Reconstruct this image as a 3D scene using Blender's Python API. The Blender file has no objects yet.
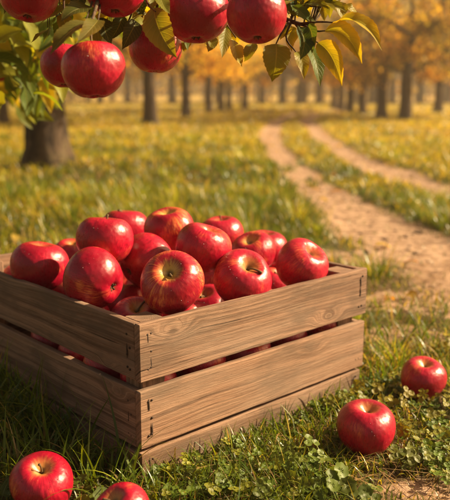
import bpy, math, random
import numpy as np
from mathutils import Vector, Matrix, Quaternion
rng = np.random.default_rng(7)
random.seed(7)
S = bpy.context.scene
COL = S.collection

# ------------------------------------------------------------------ camera
W, H, F = 450.0, 500.0, 751.0
CAMH = 0.55
PITCH = math.atan(155 / 751)
cp, sp = math.cos(PITCH), math.sin(PITCH)
CAM = Vector((0, 0, CAMH))
RIGHT, UP, FWD = Vector((1, 0, 0)), Vector((0, sp, cp)), Vector((0, cp, -sp))
cam = bpy.data.cameras.new('camera')
camo = bpy.data.objects.new('camera', cam)
COL.objects.link(camo)
camo.location = CAM
camo.rotation_euler = (math.pi / 2 - PITCH, 0, 0)
cam.sensor_fit = 'HORIZONTAL'
cam.sensor_width = 36
cam.lens = 36 * F / W
cam.clip_start = 0.02
cam.clip_end = 2000
cam.dof.use_dof = True
cam.dof.focus_distance = 1.10
cam.dof.aperture_fstop = 5.4
cam.dof.aperture_blades = 0
S.camera = camo


def at(x, y, t):
    "the point t metres deep along the view through a photo pixel"
    return CAM + t * (FWD + RIGHT * ((x - W / 2) / F) + UP * ((H / 2 - y) / F))


def ground_at(x, y, z=0.0):
    d = FWD + RIGHT * ((x - W / 2) / F) + UP * ((H / 2 - y) / F)
    return CAM + d * ((CAMH - z) / -d.z)


def camvec(r, u, t):
    return (RIGHT * r + UP * u - FWD * t).normalized()


# ------------------------------------------------------------------ helpers
def tag(o, label=None, cat=None, group=None, kind=None):
    if label: o['label'] = label
    if cat: o['category'] = cat
    if group: o['group'] = group
    if kind: o['kind'] = kind
    return o


def link(o, parent=None):
    COL.objects.link(o)
    if parent: o.parent = parent
    return o


def empty(name, loc=(0, 0, 0), rz=0):
    o = bpy.data.objects.new(name, None)
    o.empty_display_size = 0.05
    o.location = loc
    o.rotation_euler = (0, 0, rz)
    return link(o)


def mesh_np(name, V, Q, mat, parent=None, col=None, uv=None, smooth=True, npoly=4):
    "V (n,3), Q (m,npoly) ints, col (n,3) per vertex, uv (n,2) per vertex"
    me = bpy.data.meshes.new(name)
    V = np.asarray(V, dtype=np.float32)
    Q = np.asarray(Q, dtype=np.int32)
    n, m = len(V), len(Q)
    me.vertices.add(n)
    me.vertices.foreach_set('co', V.ravel())
    me.loops.add(m * npoly)
    me.loops.foreach_set('vertex_index', Q.ravel())
    me.polygons.add(m)
    me.polygons.foreach_set('loop_start', np.arange(0, m * npoly, npoly, dtype=np.int32))
    me.polygons.foreach_set('loop_total', np.full(m, npoly, dtype=np.int32))
    me.polygons.foreach_set('use_smooth', np.full(m, smooth, dtype=bool))
    if col is not None:
        a = me.color_attributes.new('col', 'FLOAT_COLOR', 'POINT')
        c = np.ones((n, 4), dtype=np.float32)
        c[:, :3] = col
        a.data.foreach_set('color', c.ravel())
    if uv is not None:
        l = me.uv_layers.new(name='uv')
        l.data.foreach_set('uv', np.asarray(uv, dtype=np.float32)[Q.ravel()].ravel())
    me.update()
    me.validate()
    me.materials.append(mat)
    o = bpy.data.objects.new(name, me)
    return link(o, parent)


class MB:
    "collects pieces of one mesh"
    def __init__(s):
        s.V, s.Q, s.C, s.U, s.n = [], [], [], [], 0

    def add(s, V, Q, C=None, U=None):
        V = np.asarray(V, float)
        s.V.append(V)
        s.Q.append(np.asarray(Q, int) + s.n)
        s.C.append(np.broadcast_to(np.asarray(C if C is not None else (1, 1, 1), float), (len(V), 3)))
        s.U.append(np.asarray(U, float) if U is not None else np.zeros((len(V), 2)))
        s.n += len(V)

    def build(s, name, mat, parent=None, smooth=True):
        return mesh_np(name, np.vstack(s.V), np.vstack(s.Q), mat, parent, np.vstack(s.C), np.vstack(s.U), smooth)


def norm(v):
    return v / np.maximum(np.linalg.norm(v, axis=-1, keepdims=True), 1e-9)


def tube(path, radii, seg=10, rough=0.0, twist=0.0, cap=True):
    "tube mesh along a path of points; returns V, Q"
    P = np.asarray([tuple(p) for p in path], float)
    R = np.asarray(radii, float)
    n = len(P)
    T = norm(np.gradient(P, axis=0))
    a = np.array([0, 0, 1.0]) if abs(T[0][2]) < 0.9 else np.array([1.0, 0, 0])
    N = norm(np.cross(T[0], a))
    rings = []
    for i in range(n):
        N = norm(N - T[i] * np.dot(N, T[i]))
        B = np.cross(T[i], N)
        th = np.linspace(0, 2 * math.pi, seg, endpoint=False) + twist * i
        rr = R[i] * (1 + rough * (rng.random(seg) - 0.5))
        rings.append(P[i] + (np.cos(th) * rr)[:, None] * N + (np.sin(th) * rr)[:, None] * B)
    V = np.vstack(rings)
    Q = []
    for i in range(n - 1):
        for j in range(seg):
            k = (j + 1) % seg
            Q.append((i * seg + j, i * seg + k, (i + 1) * seg + k, (i + 1) * seg + j))
    if cap:
        for b, rev in ((0, True), ((n - 1) * seg, False)):
            V = np.vstack([V, V[b:b + seg].mean(0)])
            c = len(V) - 1
            for j in range(0, seg, 2):
                k, l = (j + 1) % seg, (j + 2) % seg
                q = (b + j, b + k, b + l, c)
                Q.append(q[::-1] if rev else q)
    return V, np.array(Q)


def smooth_path(pts, n=24):
    "Catmull-Rom through the points"
    P = [np.array(tuple(p), float) for p in pts]
    P = [2 * P[0] - P[1]] + P + [2 * P[-1] - P[-2]]
    out = []
    m = len(P) - 3
    for k in range(n):
        f = k / (n - 1) * m
        i = min(int(f), m - 1)
        t = f - i
        a, b, c, d = P[i:i + 4]
        out.append(0.5 * ((2 * b) + (-a + c) * t + (2 * a - 5 * b + 4 * c - d) * t * t + (-a + 3 * b - 3 * c + d) * t ** 3))
    return out


def vnoise(x, y, seed=0):
    "smooth value noise in 2-D"
    r = np.random.default_rng(seed)
    T = r.random((64, 64))
    xi, yi = np.floor(x).astype(int), np.floor(y).astype(int)
    fx, fy = x - xi, y - yi
    fx, fy = fx * fx * (3 - 2 * fx), fy * fy * (3 - 2 * fy)
    g = lambda a, b: T[a % 64, b % 64]
    return (g(xi, yi) * (1 - fx) + g(xi + 1, yi) * fx) * (1 - fy) + (g(xi, yi + 1) * (1 - fx) + g(xi + 1, yi + 1) * fx) * fy


# ------------------------------------------------------------------ node helpers
class NT:
    def __init__(s, name):
        s.mat = bpy.data.materials.new(name)
        s.mat.use_nodes = True
        s.t = s.mat.node_tree
        s.t.nodes.clear()
        s.out = s.t.nodes.new('ShaderNodeOutputMaterial')

    def n(s, typ, props=None, **inp):
        nd = s.t.nodes.new('ShaderNode' + typ)
        for k, v in (props or {}).items(): setattr(nd, k, v)
        for k, v in inp.items():
            s.set(nd, k, v)
        return nd

    def set(s, nd, k, v):
        k = {'Base': 'Base Color', 'Rough': 'Roughness', 'Spec': 'Specular IOR Level'}.get(k, k)
        if k.startswith('i') and k[1:].isdigit(): sock = nd.inputs[int(k[1:])]
        else: sock = nd.inputs[k]
        if isinstance(v, bpy.types.NodeSocket): s.t.links.new(v, sock)
        elif isinstance(v, bpy.types.Node): s.t.links.new(v.outputs[0], sock)
        else:
            if isinstance(v, (tuple, list)) and len(v) == 3 and sock.type == 'RGBA': v = (*v, 1)
            sock.default_value = v

    def math(s, op, a, b=0.0, clamp=False):
        return s.n('Math', {'operation': op, 'use_clamp': clamp}, i0=a, i1=b).outputs[0]

    def mix(s, f, a, b, mode='MIX'):
        nd = s.t.nodes.new('ShaderNodeMix')
        nd.data_type = 'RGBA'
        nd.blend_type = mode
        nd.clamp_factor = True
        s.set(nd, 'i0', f); s.set(nd, 'i6', a); s.set(nd, 'i7', b)
        return nd.outputs[2]

    def ramp(s, f, lo, hi, a=0.0, b=1.0):
        return s.n('MapRange', {'clamp': True, 'interpolation_type': 'SMOOTHSTEP'}, i0=f, i1=lo, i2=hi, i3=a, i4=b).outputs[0]

    def noise(s, vec, scale, detail=4, rough=0.55, dist=0.0):
        return s.n('TexNoise', None, Vector=vec, Scale=scale, Detail=detail, Roughness=rough, Distortion=dist).outputs[0]

    def scale(s, vec, v):
        return s.n('VectorMath', {'operation': 'MULTIPLY'}, i0=vec, i1=v).outputs[0]

    def done(s, shader):
        s.t.links.new(shader.outputs[0] if isinstance(shader, bpy.types.Node) else shader, s.out.inputs[0])
        return s.mat


def mat_apple():
    m = NT('apple_skin')
    tc = m.n('TexCoord').outputs['Object']
    oi = m.n('ObjectInfo')
    rnd = oi.outputs['Random']
    par = m.n('SeparateColor', None, i0=oi.outputs['Color'])   # r: how streaky/yellow, g: hue
    sep = m.n('SeparateXYZ', None, i0=tc)
    x, y, z = sep.outputs
    r = m.math('SQRT', m.math('ADD', m.math('MULTIPLY', x, x), m.math('MULTIPLY', y, y)))
    rr = m.math('MAXIMUM', r, 0.02)
    off = m.math('MULTIPLY', rnd, 60.0)
    dirv = m.n('CombineXYZ', None, i0=m.math('DIVIDE', x, rr), i1=m.math('DIVIDE', y, rr), i2=m.math('MULTIPLY', z, 0.22)).outputs[0]
    offv = m.n('CombineXYZ', None, i0=off, i1=m.math('MULTIPLY', off, 0.37), i2=off).outputs[0]
    dv = m.n('VectorMath', {'operation': 'ADD'}, i0=dirv, i1=offv).outputs[0]
    ov = m.n('VectorMath', {'operation': 'ADD'}, i0=tc, i1=offv).outputs[0]
    st1 = m.noise(dv, 9.0, 5, 0.7)
    st2 = m.noise(dv, 26.0, 3, 0.6)
    blush = m.noise(ov, 0.75, 2, 0.5)
    fine = m.noise(ov, 14.0, 4, 0.6)
    streak = m.ramp(m.math('ADD', m.math('MULTIPLY', st1, 0.6), m.math('MULTIPLY', st2, 0.4)), 0.36, 0.72)
    amt = m.math('ADD', m.ramp(blush, 0.42, 0.68), m.math('SUBTRACT', par.outputs[0], 0.62))
    patch = m.math('ADD', m.math('MULTIPLY', streak, 0.85), m.math('MULTIPLY', fine, 0.30))
    ymask = m.ramp(m.math('MULTIPLY', patch, m.ramp(amt, 0.02, 0.85)), 0.08, 0.95)
    deep = m.mix(m.ramp(st2, 0.3, 0.7), (0.25, 0.003, 0.016), (0.50, 0.008, 0.034))
    deep = m.mix(m.ramp(blush, 0.3, 0.6), (0.22, 0.002, 0.014), deep)
    yel = m.mix(m.ramp(st2, 0.35, 0.65), (0.75, 0.15, 0.035), (0.80, 0.36, 0.08))
    c = m.mix(m.math('MULTIPLY', ymask, 0.66), deep, yel)
    # cavity: greenish-yellow with streaks reaching out of it
    top = m.ramp(z, 0.1, 0.6)
    cav = m.math('MULTIPLY', m.ramp(m.math('ADD', r, m.math('MULTIPLY', st1, 0.5)), 0.72, 0.34), top)
    cavs = m.math('MULTIPLY', cav, m.math('ADD', 0.25, m.math('MULTIPLY', par.outputs[0], 1.0)))
    c = m.mix(cavs, c, (0.55, 0.33, 0.07))
    # russet at the very bottom of the cavity
    c = m.mix(m.math('MULTIPLY', m.ramp(r, 0.17, 0.05), 0.8), c, (0.10, 0.06, 0.02))
    # lenticels
    vo = m.n('TexVoronoi', None, Vector=ov, Scale=11.0)
    dots = m.math('MULTIPLY', m.ramp(vo.outputs['Distance'], 0.12, 0.05), m.ramp(m.n('SeparateColor', None, i0=vo.outputs['Color']).outputs[0], 0.35, 0.5))
    c = m.mix(m.math('MULTIPLY', dots, 0.55), c, (0.75, 0.34, 0.16))
    # bruise specks
    vb = m.n('TexVoronoi', None, Vector=ov, Scale=3.1)
    sc = m.math('MULTIPLY', m.ramp(vb.outputs['Distance'], 0.07, 0.03), m.ramp(m.n('SeparateColor', None, i0=vb.outputs['Color']).outputs[1], 0.7, 0.75))
    c = m.mix(m.math('MULTIPLY', sc, 0.7), c, (0.07, 0.02, 0.01))
    # dew beads (relief only)
    vd = m.n('TexVoronoi', None, Vector=ov, Scale=10.0)
    dc = m.n('SeparateColor', None, i0=vd.outputs['Color'])
    size = m.math('MULTIPLY', m.math('SUBTRACT', dc.outputs[2], 0.48), 0.40)
    h = m.math('MAXIMUM', m.math('SUBTRACT', size, vd.outputs['Distance']), 0.0)
    bead = m.math('SQRT', m.math('MULTIPLY', h, m.math('ADD', size, vd.outputs['Distance'])))
    bead = m.math('MULTIPLY', bead, m.ramp(z, -0.3, 0.4))
    hh = m.math('ADD', m.math('MULTIPLY', bead, 1.5), m.math('MULTIPLY', m.noise(ov, 60, 3), 0.004))
    hh = m.math('ADD', hh, m.math('MULTIPLY', m.noise(ov, 4, 1), 0.03))
    b = m.n('Bump', None, Strength=0.9, Distance=0.05, Height=hh)
    rough = m.math('ADD', 0.17, m.math('MULTIPLY', m.noise(ov, 9, 5, 0.7), 0.24))
    p = m.n('BsdfPrincipled', None, Base=c, Rough=rough, Spec=0.45, Normal=b)
    return m.done(p)


def mat_wood():
    m = NT('weathered_wood')
    tc = m.n('TexCoord').outputs['Object']
    rnd = m.n('ObjectInfo').outputs['Random']
    off = m.n('CombineXYZ', None, i0=m.math('MULTIPLY', rnd, 37.0), i1=m.math('MULTIPLY', rnd, 11.0), i2=m.math('MULTIPLY', rnd, 23.0)).outputs[0]
    p = m.n('VectorMath', {'operation': 'ADD'}, i0=tc, i1=off).outputs[0]
    # knots: sparse cells, stretched along the board
    kv = m.n('TexVoronoi', None, Vector=m.scale(p, (6.0, 11.0, 15.0)), Scale=1.0)
    kd = kv.outputs['Distance']
    kc = m.n('SeparateColor', None, i0=kv.outputs['Color']).outputs[0]
    on = m.ramp(kc, 0.44, 0.48)
    pull = m.math('MULTIPLY', m.ramp(kd, 0.36, 0.0), on)
    sep = m.n('SeparateXYZ', None, i0=p)
    bend = m.noise(m.scale(p, (2.2, 6.0, 9.0)), 1.0, 2, 0.5)
    g = m.math('ADD', m.math('ADD', sep.outputs[2], m.math('MULTIPLY', sep.outputs[1], 0.9)),
               m.math('ADD', m.math('MULTIPLY', bend, 0.052), m.math('MULTIPLY', pull, 0.026)))
    ring = m.noise(m.n('CombineXYZ', None, i0=m.math('MULTIPLY', sep.outputs[0], 0.8), i1=m.math('MULTIPLY', g, 150.0), i2=rnd).outputs[0], 1.0, 3, 0.65)
    wide = m.noise(m.n('CombineXYZ', None, i0=m.math('MULTIPLY', sep.outputs[0], 0.5), i1=m.math('MULTIPLY', g, 38.0), i2=rnd).outputs[0], 1.0, 2, 0.5)
    fib = m.noise(m.scale(p, (28.0, 520.0, 520.0)), 1.0, 4, 0.7)
    saw = m.noise(m.scale(p, (420.0, 30.0, 30.0)), 1.0, 2, 0.6)
    blot = m.noise(m.scale(p, (6.0, 14.0, 14.0)), 1.0, 4, 0.6)
    c = m.mix(m.ramp(ring, 0.30, 0.62), (0.090, 0.048, 0.031), (0.300, 0.180, 0.121))
    c = m.mix(m.math('MULTIPLY', m.ramp(wide, 0.47, 0.28), 0.7), c, (0.120, 0.062, 0.032))
    c = m.mix(m.math('MULTIPLY', m.ramp(fib, 0.40, 0.80), 0.40), c, (0.40, 0.30, 0.22))
    c = m.mix(m.math('MULTIPLY', m.ramp(m.math('ADD', m.math('MULTIPLY', blot, 0.75), m.math('MULTIPLY', fib, 0.25)), 0.49, 0.63), 0.70), c, (0.105, 0.072, 0.052))
    c = m.mix(m.math('MULTIPLY', m.ramp(saw, 0.50, 0.75), 0.0), c, (0.48, 0.34, 0.22))
    c = m.mix(m.math('MULTIPLY', m.math('MULTIPLY', m.ramp(m.math('ADD', kd, m.math('MULTIPLY', m.math('SUBTRACT', fib, 0.5), 0.08)), 0.105, 0.065), on), 0.85), c, (0.045, 0.022, 0.012))
    # cracks along the grain
    crk = m.noise(m.n('CombineXYZ', None, i0=m.math('MULTIPLY', sep.outputs[0], 4.5), i1=m.math('MULTIPLY', g, 260.0), i2=m.math('ADD', rnd, 5.0)).outputs[0], 1.0, 1, 0.4)
    crk = m.math('MULTIPLY', m.ramp(crk, 0.27, 0.19), m.ramp(blot, 0.40, 0.55))
    c = m.mix(m.math('MULTIPLY', crk, 0.85), c, (0.03, 0.016, 0.01))
    ring2 = m.noise(m.n('CombineXYZ', None, i0=m.math('MULTIPLY', sep.outputs[0], 3.0), i1=m.math('MULTIPLY', g, 420.0), i2=rnd).outputs[0], 1.0, 4, 0.75)
    c = m.mix(m.math('MULTIPLY', m.ramp(ring2, 0.50, 0.34), 0.6), c, (0.085, 0.048, 0.032))
    c = m.mix(m.math('MULTIPLY', m.ramp(ring2, 0.56, 0.72), 0.4), c, (0.43, 0.30, 0.21))
    spk = m.noise(m.scale(p, (160.0, 420.0, 420.0)), 1.0, 3, 0.7)
    c = m.mix(m.math('MULTIPLY', m.ramp(spk, 0.60, 0.72), 0.55), c, (0.085, 0.052, 0.034))
    grey = m.noise(m.scale(p, (3.0, 7.0, 9.0)), 1.0, 3, 0.6)
    c = m.mix(m.math('MULTIPLY', m.ramp(grey, 0.45, 0.7), 0.35), c, (0.26, 0.205, 0.165))
    tint = m.mix(rnd, (0.90, 0.92, 0.95), (1.08, 1.0, 0.92))
    c = m.mix(1.0, c, tint, 'MULTIPLY')
    h = m.math('ADD', m.math('MULTIPLY', ring, 0.5), m.math('ADD', m.math('MULTIPLY', fib, 0.9), m.math('MULTIPLY', crk, -1.6)))
    h = m.math('ADD', h, m.math('MULTIPLY', saw, 0.02))
    b = m.n('Bump', None, Strength=0.95, Distance=0.0016, Height=h)
    return m.done(m.n('BsdfPrincipled', None, Base=c, Rough=0.85, Spec=0.25, Normal=b))


def mat_leafy(name, trans=0.45, rough=0.45, veins=False, spec=0.35, tmul=(1.25, 1.15, 0.5)):
    m = NT(name)
    c = m.n('VertexColor', {'layer_name': 'col'}).outputs[0]
    nrm = None
    if veins:
        uv = m.n('UVMap', {'uv_map': 'uv'}).outputs[0]
        s = m.n('SeparateXYZ', None, i0=uv)
        u, v = s.outputs[0], m.math('ABSOLUTE', m.math('SUBTRACT', s.outputs[1], 0.5))
        k = m.math('SUBTRACT', m.math('MULTIPLY', u, 9.0), m.math('MULTIPLY', v, 4.2))
        fr = m.math('ABSOLUTE', m.math('SUBTRACT', m.math('FRACT', k), 0.5))
        side = m.ramp(fr, 0.09, 0.0)
        mid = m.ramp(v, 0.035, 0.012)
        vein = m.math('MAXIMUM', m.math('MULTIPLY', side, 0.7), mid)
        tc = m.n('TexCoord').outputs['Object']
        blot = m.noise(tc, 60, 4, 0.6)
        c = m.mix(m.math('MULTIPLY', m.ramp(blot, 0.45, 0.75), 0.35), c, m.mix(1.0, c, (0.55, 0.7, 0.7), 'MULTIPLY'))
        spots = m.n('TexVoronoi', None, Vector=tc, Scale=260.0)
        c = m.mix(m.math('MULTIPLY', m.ramp(spots.outputs['Distance'], 0.14, 0.05), 0.35), c, (0.10, 0.05, 0.015))
        c = m.mix(m.math('MULTIPLY', vein, 0.40), c, (0.42, 0.36, 0.08))
        h = m.math('ADD', m.math('MULTIPLY', vein, -0.8), m.math('MULTIPLY', m.noise(tc, 300, 3), 0.5))
        nrm = m.n('Bump', None, Strength=0.6, Distance=0.0012, Height=h)
    p = m.n('BsdfPrincipled', None, Base=c, Rough=rough, Spec=spec)
    t = m.n('BsdfTranslucent', None, Color=m.mix(1.0, c, tmul, 'MULTIPLY'))
    if nrm:
        m.set(p, 'Normal', nrm)
        m.set(t, 'Normal', nrm)
    return m.done(m.n('MixShader', None, i0=trans, i1=p, i2=t))


def mat_bark(name='bark', base=(0.16, 0.105, 0.07), dark=(0.035, 0.022, 0.015), sc=1.0, disp=0.012):
    m = NT(name)
    tc = m.n('TexCoord').outputs['Object']
    v = m.scale(tc, (14 * sc, 14 * sc, 3.2 * sc))
    a = m.noise(v, 1.0, 6, 0.7, 0.6)
    f = m.noise(v, 5.0, 4, 0.7)
    l = m.noise(tc, 4 * sc, 3)
    c = m.mix(m.ramp(a, 0.38, 0.62), dark, base)
    c = m.mix(m.math('MULTIPLY', m.ramp(l, 0.5, 0.7), 0.35), c, (0.12, 0.11, 0.04))
    h = m.math('ADD', a, m.math('MULTIPLY', f, 0.3))
    b = m.n('Bump', None, Strength=0.9, Distance=disp, Height=h)
    return m.done(m.n('BsdfPrincipled', None, Base=c, Rough=0.9, Spec=0.2, Normal=b))


def mat_plain(name, c, rough=0.6, spec=0.4, var=0.4, sc=400):
    m = NT(name)
    tc = m.n('TexCoord').outputs['Object']
    n = m.noise(tc, sc, 3)
    return m.done(m.n('BsdfPrincipled', None, Base=m.mix(m.math('MULTIPLY', n, var), c, tuple(x * 0.35 for x in c)), Rough=rough, Spec=spec))


def mat_ground():
    m = NT('soil')
    tc = m.n('TexCoord').outputs['Object']
    a = m.n('VertexColor', {'layer_name': 'col'})
    s = m.n('SeparateColor', None, i0=a.outputs[0])
    n1 = m.noise(tc, 3.0, 6, 0.65)
    n2 = m.noise(tc, 22.0, 6, 0.7)
    n3 = m.noise(tc, 160.0, 5, 0.7)
    pm = m.ramp(m.math('ADD', s.outputs[0], m.math('MULTIPLY', m.math('SUBTRACT', n2, 0.5), 0.9)), 0.35, 0.65)
    dirt = m.mix(m.ramp(n2, 0.35, 0.68), (0.21, 0.118, 0.070), (0.52, 0.34, 0.225))
    dirt = m.mix(m.math('MULTIPLY', m.ramp(n3, 0.5, 0.72), 0.5), dirt, (0.55, 0.37, 0.25))
    dirt = m.mix(m.math('MULTIPLY', m.ramp(n1, 0.55, 0.8), 0.5), dirt, (0.17, 0.085, 0.05))
    soil = m.mix(m.ramp(n3, 0.35, 0.65), (0.045, 0.030, 0.015), (0.13, 0.085, 0.040))
    soil = m.mix(m.ramp(n1, 0.4, 0.65), soil, (0.085, 0.085, 0.022))
    # beyond the modelled blades the sward is seen as its own colour
    far = m.mix(m.ramp(m.noise(tc, 0.6, 4, 0.6), 0.35, 0.65), (0.30, 0.20, 0.045), (0.42, 0.27, 0.06))
    soil = m.mix(s.outputs[1], soil, far)
    c = m.mix(pm, soil, dirt)
    h = m.math('ADD', m.math('MULTIPLY', n2, 0.7), m.math('MULTIPLY', n3, 0.35))
    b = m.n('Bump', None, Strength=0.8, Distance=0.02, Height=h)
    return m.done(m.n('BsdfPrincipled', None, Base=c, Rough=0.95, Spec=0.15, Normal=b))


M_APPLE = mat_apple()
M_WOOD = mat_wood()
M_STEM = mat_plain('apple_stem', (0.13, 0.075, 0.03), 0.7)
M_CALYX = mat_plain('dry_calyx', (0.07, 0.04, 0.02), 0.9)
M_NAIL = mat_plain('rusty_nail', (0.045, 0.026, 0.018), 0.7, 0.3)
M_GRASS = mat_leafy('grass_blade', 0.48, 0.36, spec=0.45, tmul=(1.35, 1.2, 0.4))
M_LEAF = mat_leafy('apple_leaf', 0.50, 0.50, veins=True, spec=0.28, tmul=(1.5, 1.25, 0.3))
M_WEED = mat_leafy('weed_leaf', 0.35, 0.5, veins=False, tmul=(1.3, 1.2, 0.4))
M_CROWN = mat_leafy('crown_leaf', 0.6, 0.55, tmul=(1.4, 1.1, 0.45))
M_TWIG = mat_bark('twig_bark', (0.11, 0.065, 0.04), (0.03, 0.018, 0.012), 8.0, 0.001)
M_BARK = mat_bark('bark', (.135, .088, .055), (.018, .011, .008), 1.5, .05)
M_BARKF = mat_bark('orchard_bark', (0.060, 0.037, 0.026), (0.018, 0.011, 0.008), 0.8, 0.02)
M_GROUND = mat_ground()

# ------------------------------------------------------------------ the track and the ground
def px_line(pts):
    return np.array([tuple(ground_at(x, y))[:2] for x, y in pts])


TRACK_A = px_line([(700, 420), (560, 320), (445, 262), (397, 235), (348, 205), (308, 182), (283, 160), (272, 144), (269, 133), (276, 122), (290, 115), (312, 111), (345, 108.5)])
TRACK_B = px_line([(760, 262), (560, 212), (445, 188), (392, 173), (352, 157), (326, 140), (311, 126), (306, 119), (318, 114), (345, 110.5)])
WA = np.array([.26, .26, .25, .23, .19, .16, .15, .16, .18, .19, .19, .20, .24])
WB = np.array([.26, .26, .23, .20, .17, .16, .18, .18, .20, .24])


def seg_dist(x, y, L, Wd):
    "how far inside the track (1 on its middle, 0 at its edge)"
    best = np.full(x.shape, -9.0)
    for i in range(len(L) - 1):
        a, b = L[i], L[i + 1]
        d = b - a
        t = np.clip(((x - a[0]) * d[0] + (y - a[1]) * d[1]) / (d @ d), 0, 1)
        r = np.hypot(x - a[0] - t * d[0], y - a[1] - t * d[1])
        w = Wd[i] + (Wd[i + 1] - Wd[i]) * t
        best = np.maximum(best, 1 - r / w)
    return best


BARE = [(*tuple(ground_at(428, 492))[:2], 0.11, 0.06), (*tuple(ground_at(395, 335))[:2], 0.17, 0.10), 
        (*tuple(ground_at(355, 255))[:2], 0.5, 0.18), (*tuple(ground_at(420, 300))[:2], 0.30, 0.14)]


def path_mask(x, y):
    x, y = np.asarray(x, float), np.asarray(y, float)
    wob = (vnoise(x * 2.2, y * 2.2, 3) - 0.5) * 0.9 + (vnoise(x * 7, y * 7, 4) - 0.5) * 0.5
    m = np.maximum(seg_dist(x, y, TRACK_A, WA), seg_dist(x, y, TRACK_B, WB))
    wob2 = (vnoise(x * 3.4 + 7, y * 3.4, 5) - 0.5) * 1.5
    m = np.clip((m + 0.15) * 1.9 + wob * 0.9 + wob2 * .55 * (np.hypot(x, y) < 9), 0, 1)
    for bx, by, rx, ry in BARE:
        q = 1 - np.hypot((x - bx) / rx, (y - by) / ry)
        m = np.maximum(m, np.clip(q * 1.6 + wob * 1.1, 0, 1) * 0.62)
    return m


def terrain(x, y):
    x, y = np.asarray(x, float), np.asarray(y, float)
    r = np.hypot(x, y)
    amp = np.clip((r - 1.7) / 4, 0, 1)
    amp2 = amp * (1 - .8 * np.clip((np.maximum(seg_dist(x, y, TRACK_A, WA * 0 + 1.4), seg_dist(x, y, TRACK_B, WB * 0 + 1.4)) + .3) * 1.5, 0, 1)) * (1 - .6 * np.clip((r - 8) / 8, 0, 1))
    bank = 0
    for (hx, hy, hr, hz) in ((190, 150, .9, .10), (236, 170, .5, .06), (110, 170, .6, .07), (40, 215, .4, .05)):
        gq = ground_at(hx, hy)
        bank = bank + hz * np.exp(-(((x - gq.x) / hr) ** 2 + ((y - gq.y) / (hr * 1.3)) ** 2))
    z = bank + amp2 * ((vnoise(x * .5, y * .5, 11) - .5) * .14 + (vnoise(x * 1.6 + 9, y * 1.6, 12) - .5) * .10)
    z = z + (vnoise(x * 9, y * 9, 13) - .5) * .008 - 0.004
    return z - amp * path_mask(x, y) * 0.02


def axis_steps(a, b, n, lo, hi):
    u = np.linspace(math.asinh(lo / a), math.asinh(hi / a), n)
    return a * np.sinh(u)


gx = axis_steps(1.2, 0, 340, -500, 500)
gy = axis_steps(1.2, 0, 420, -30, 700) + 1.4
X, Y = np.meshgrid(gx, gy)
Z = terrain(X, Y)
n0, n1 = X.shape
idx = np.arange(n0 * n1).reshape(n0, n1)
Q = np.stack([idx[:-1, :-1], idx[:-1, 1:], idx[1:, 1:], idx[1:, :-1]], -1).reshape(-1, 4)
pm = path_mask(X, Y)
farf = np.clip((np.hypot(X, Y) - 5) / 9, 0, 1)
gcol = np.stack([pm, farf, 0 * pm], -1).reshape(-1, 3)
ground = mesh_np('ground', np.stack([X, Y, Z], -1).reshape(-1, 3), Q, M_GROUND, col=gcol)
tag(ground, 'bare and grassed orchard ground crossed by two dirt wheel tracks', 'ground', kind='structure')

# ------------------------------------------------------------------ crate frame of reference
C0 = Vector((-0.1207, 1.005, 0))               # near corner, outer
a_long = math.atan2(0.353, 0.386)
EX = Vector((math.cos(a_long), math.sin(a_long), 0))     # along the right-hand face
EY = Vector((-math.sin(a_long), math.cos(a_long), 0))    # along the left-hand face
LX, LY, TH = 0.523, 0.575, 0.012


def in_crate(x, y, grow=0.0):
    dx, dy = x - C0.x, y - C0.y
    u = dx * EX.x + dy * EX.y
    v = dx * EY.x + dy * EY.y
    return (u > -grow) & (u < LX + grow) & (v > -grow) & (v < LY + grow)


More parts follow.
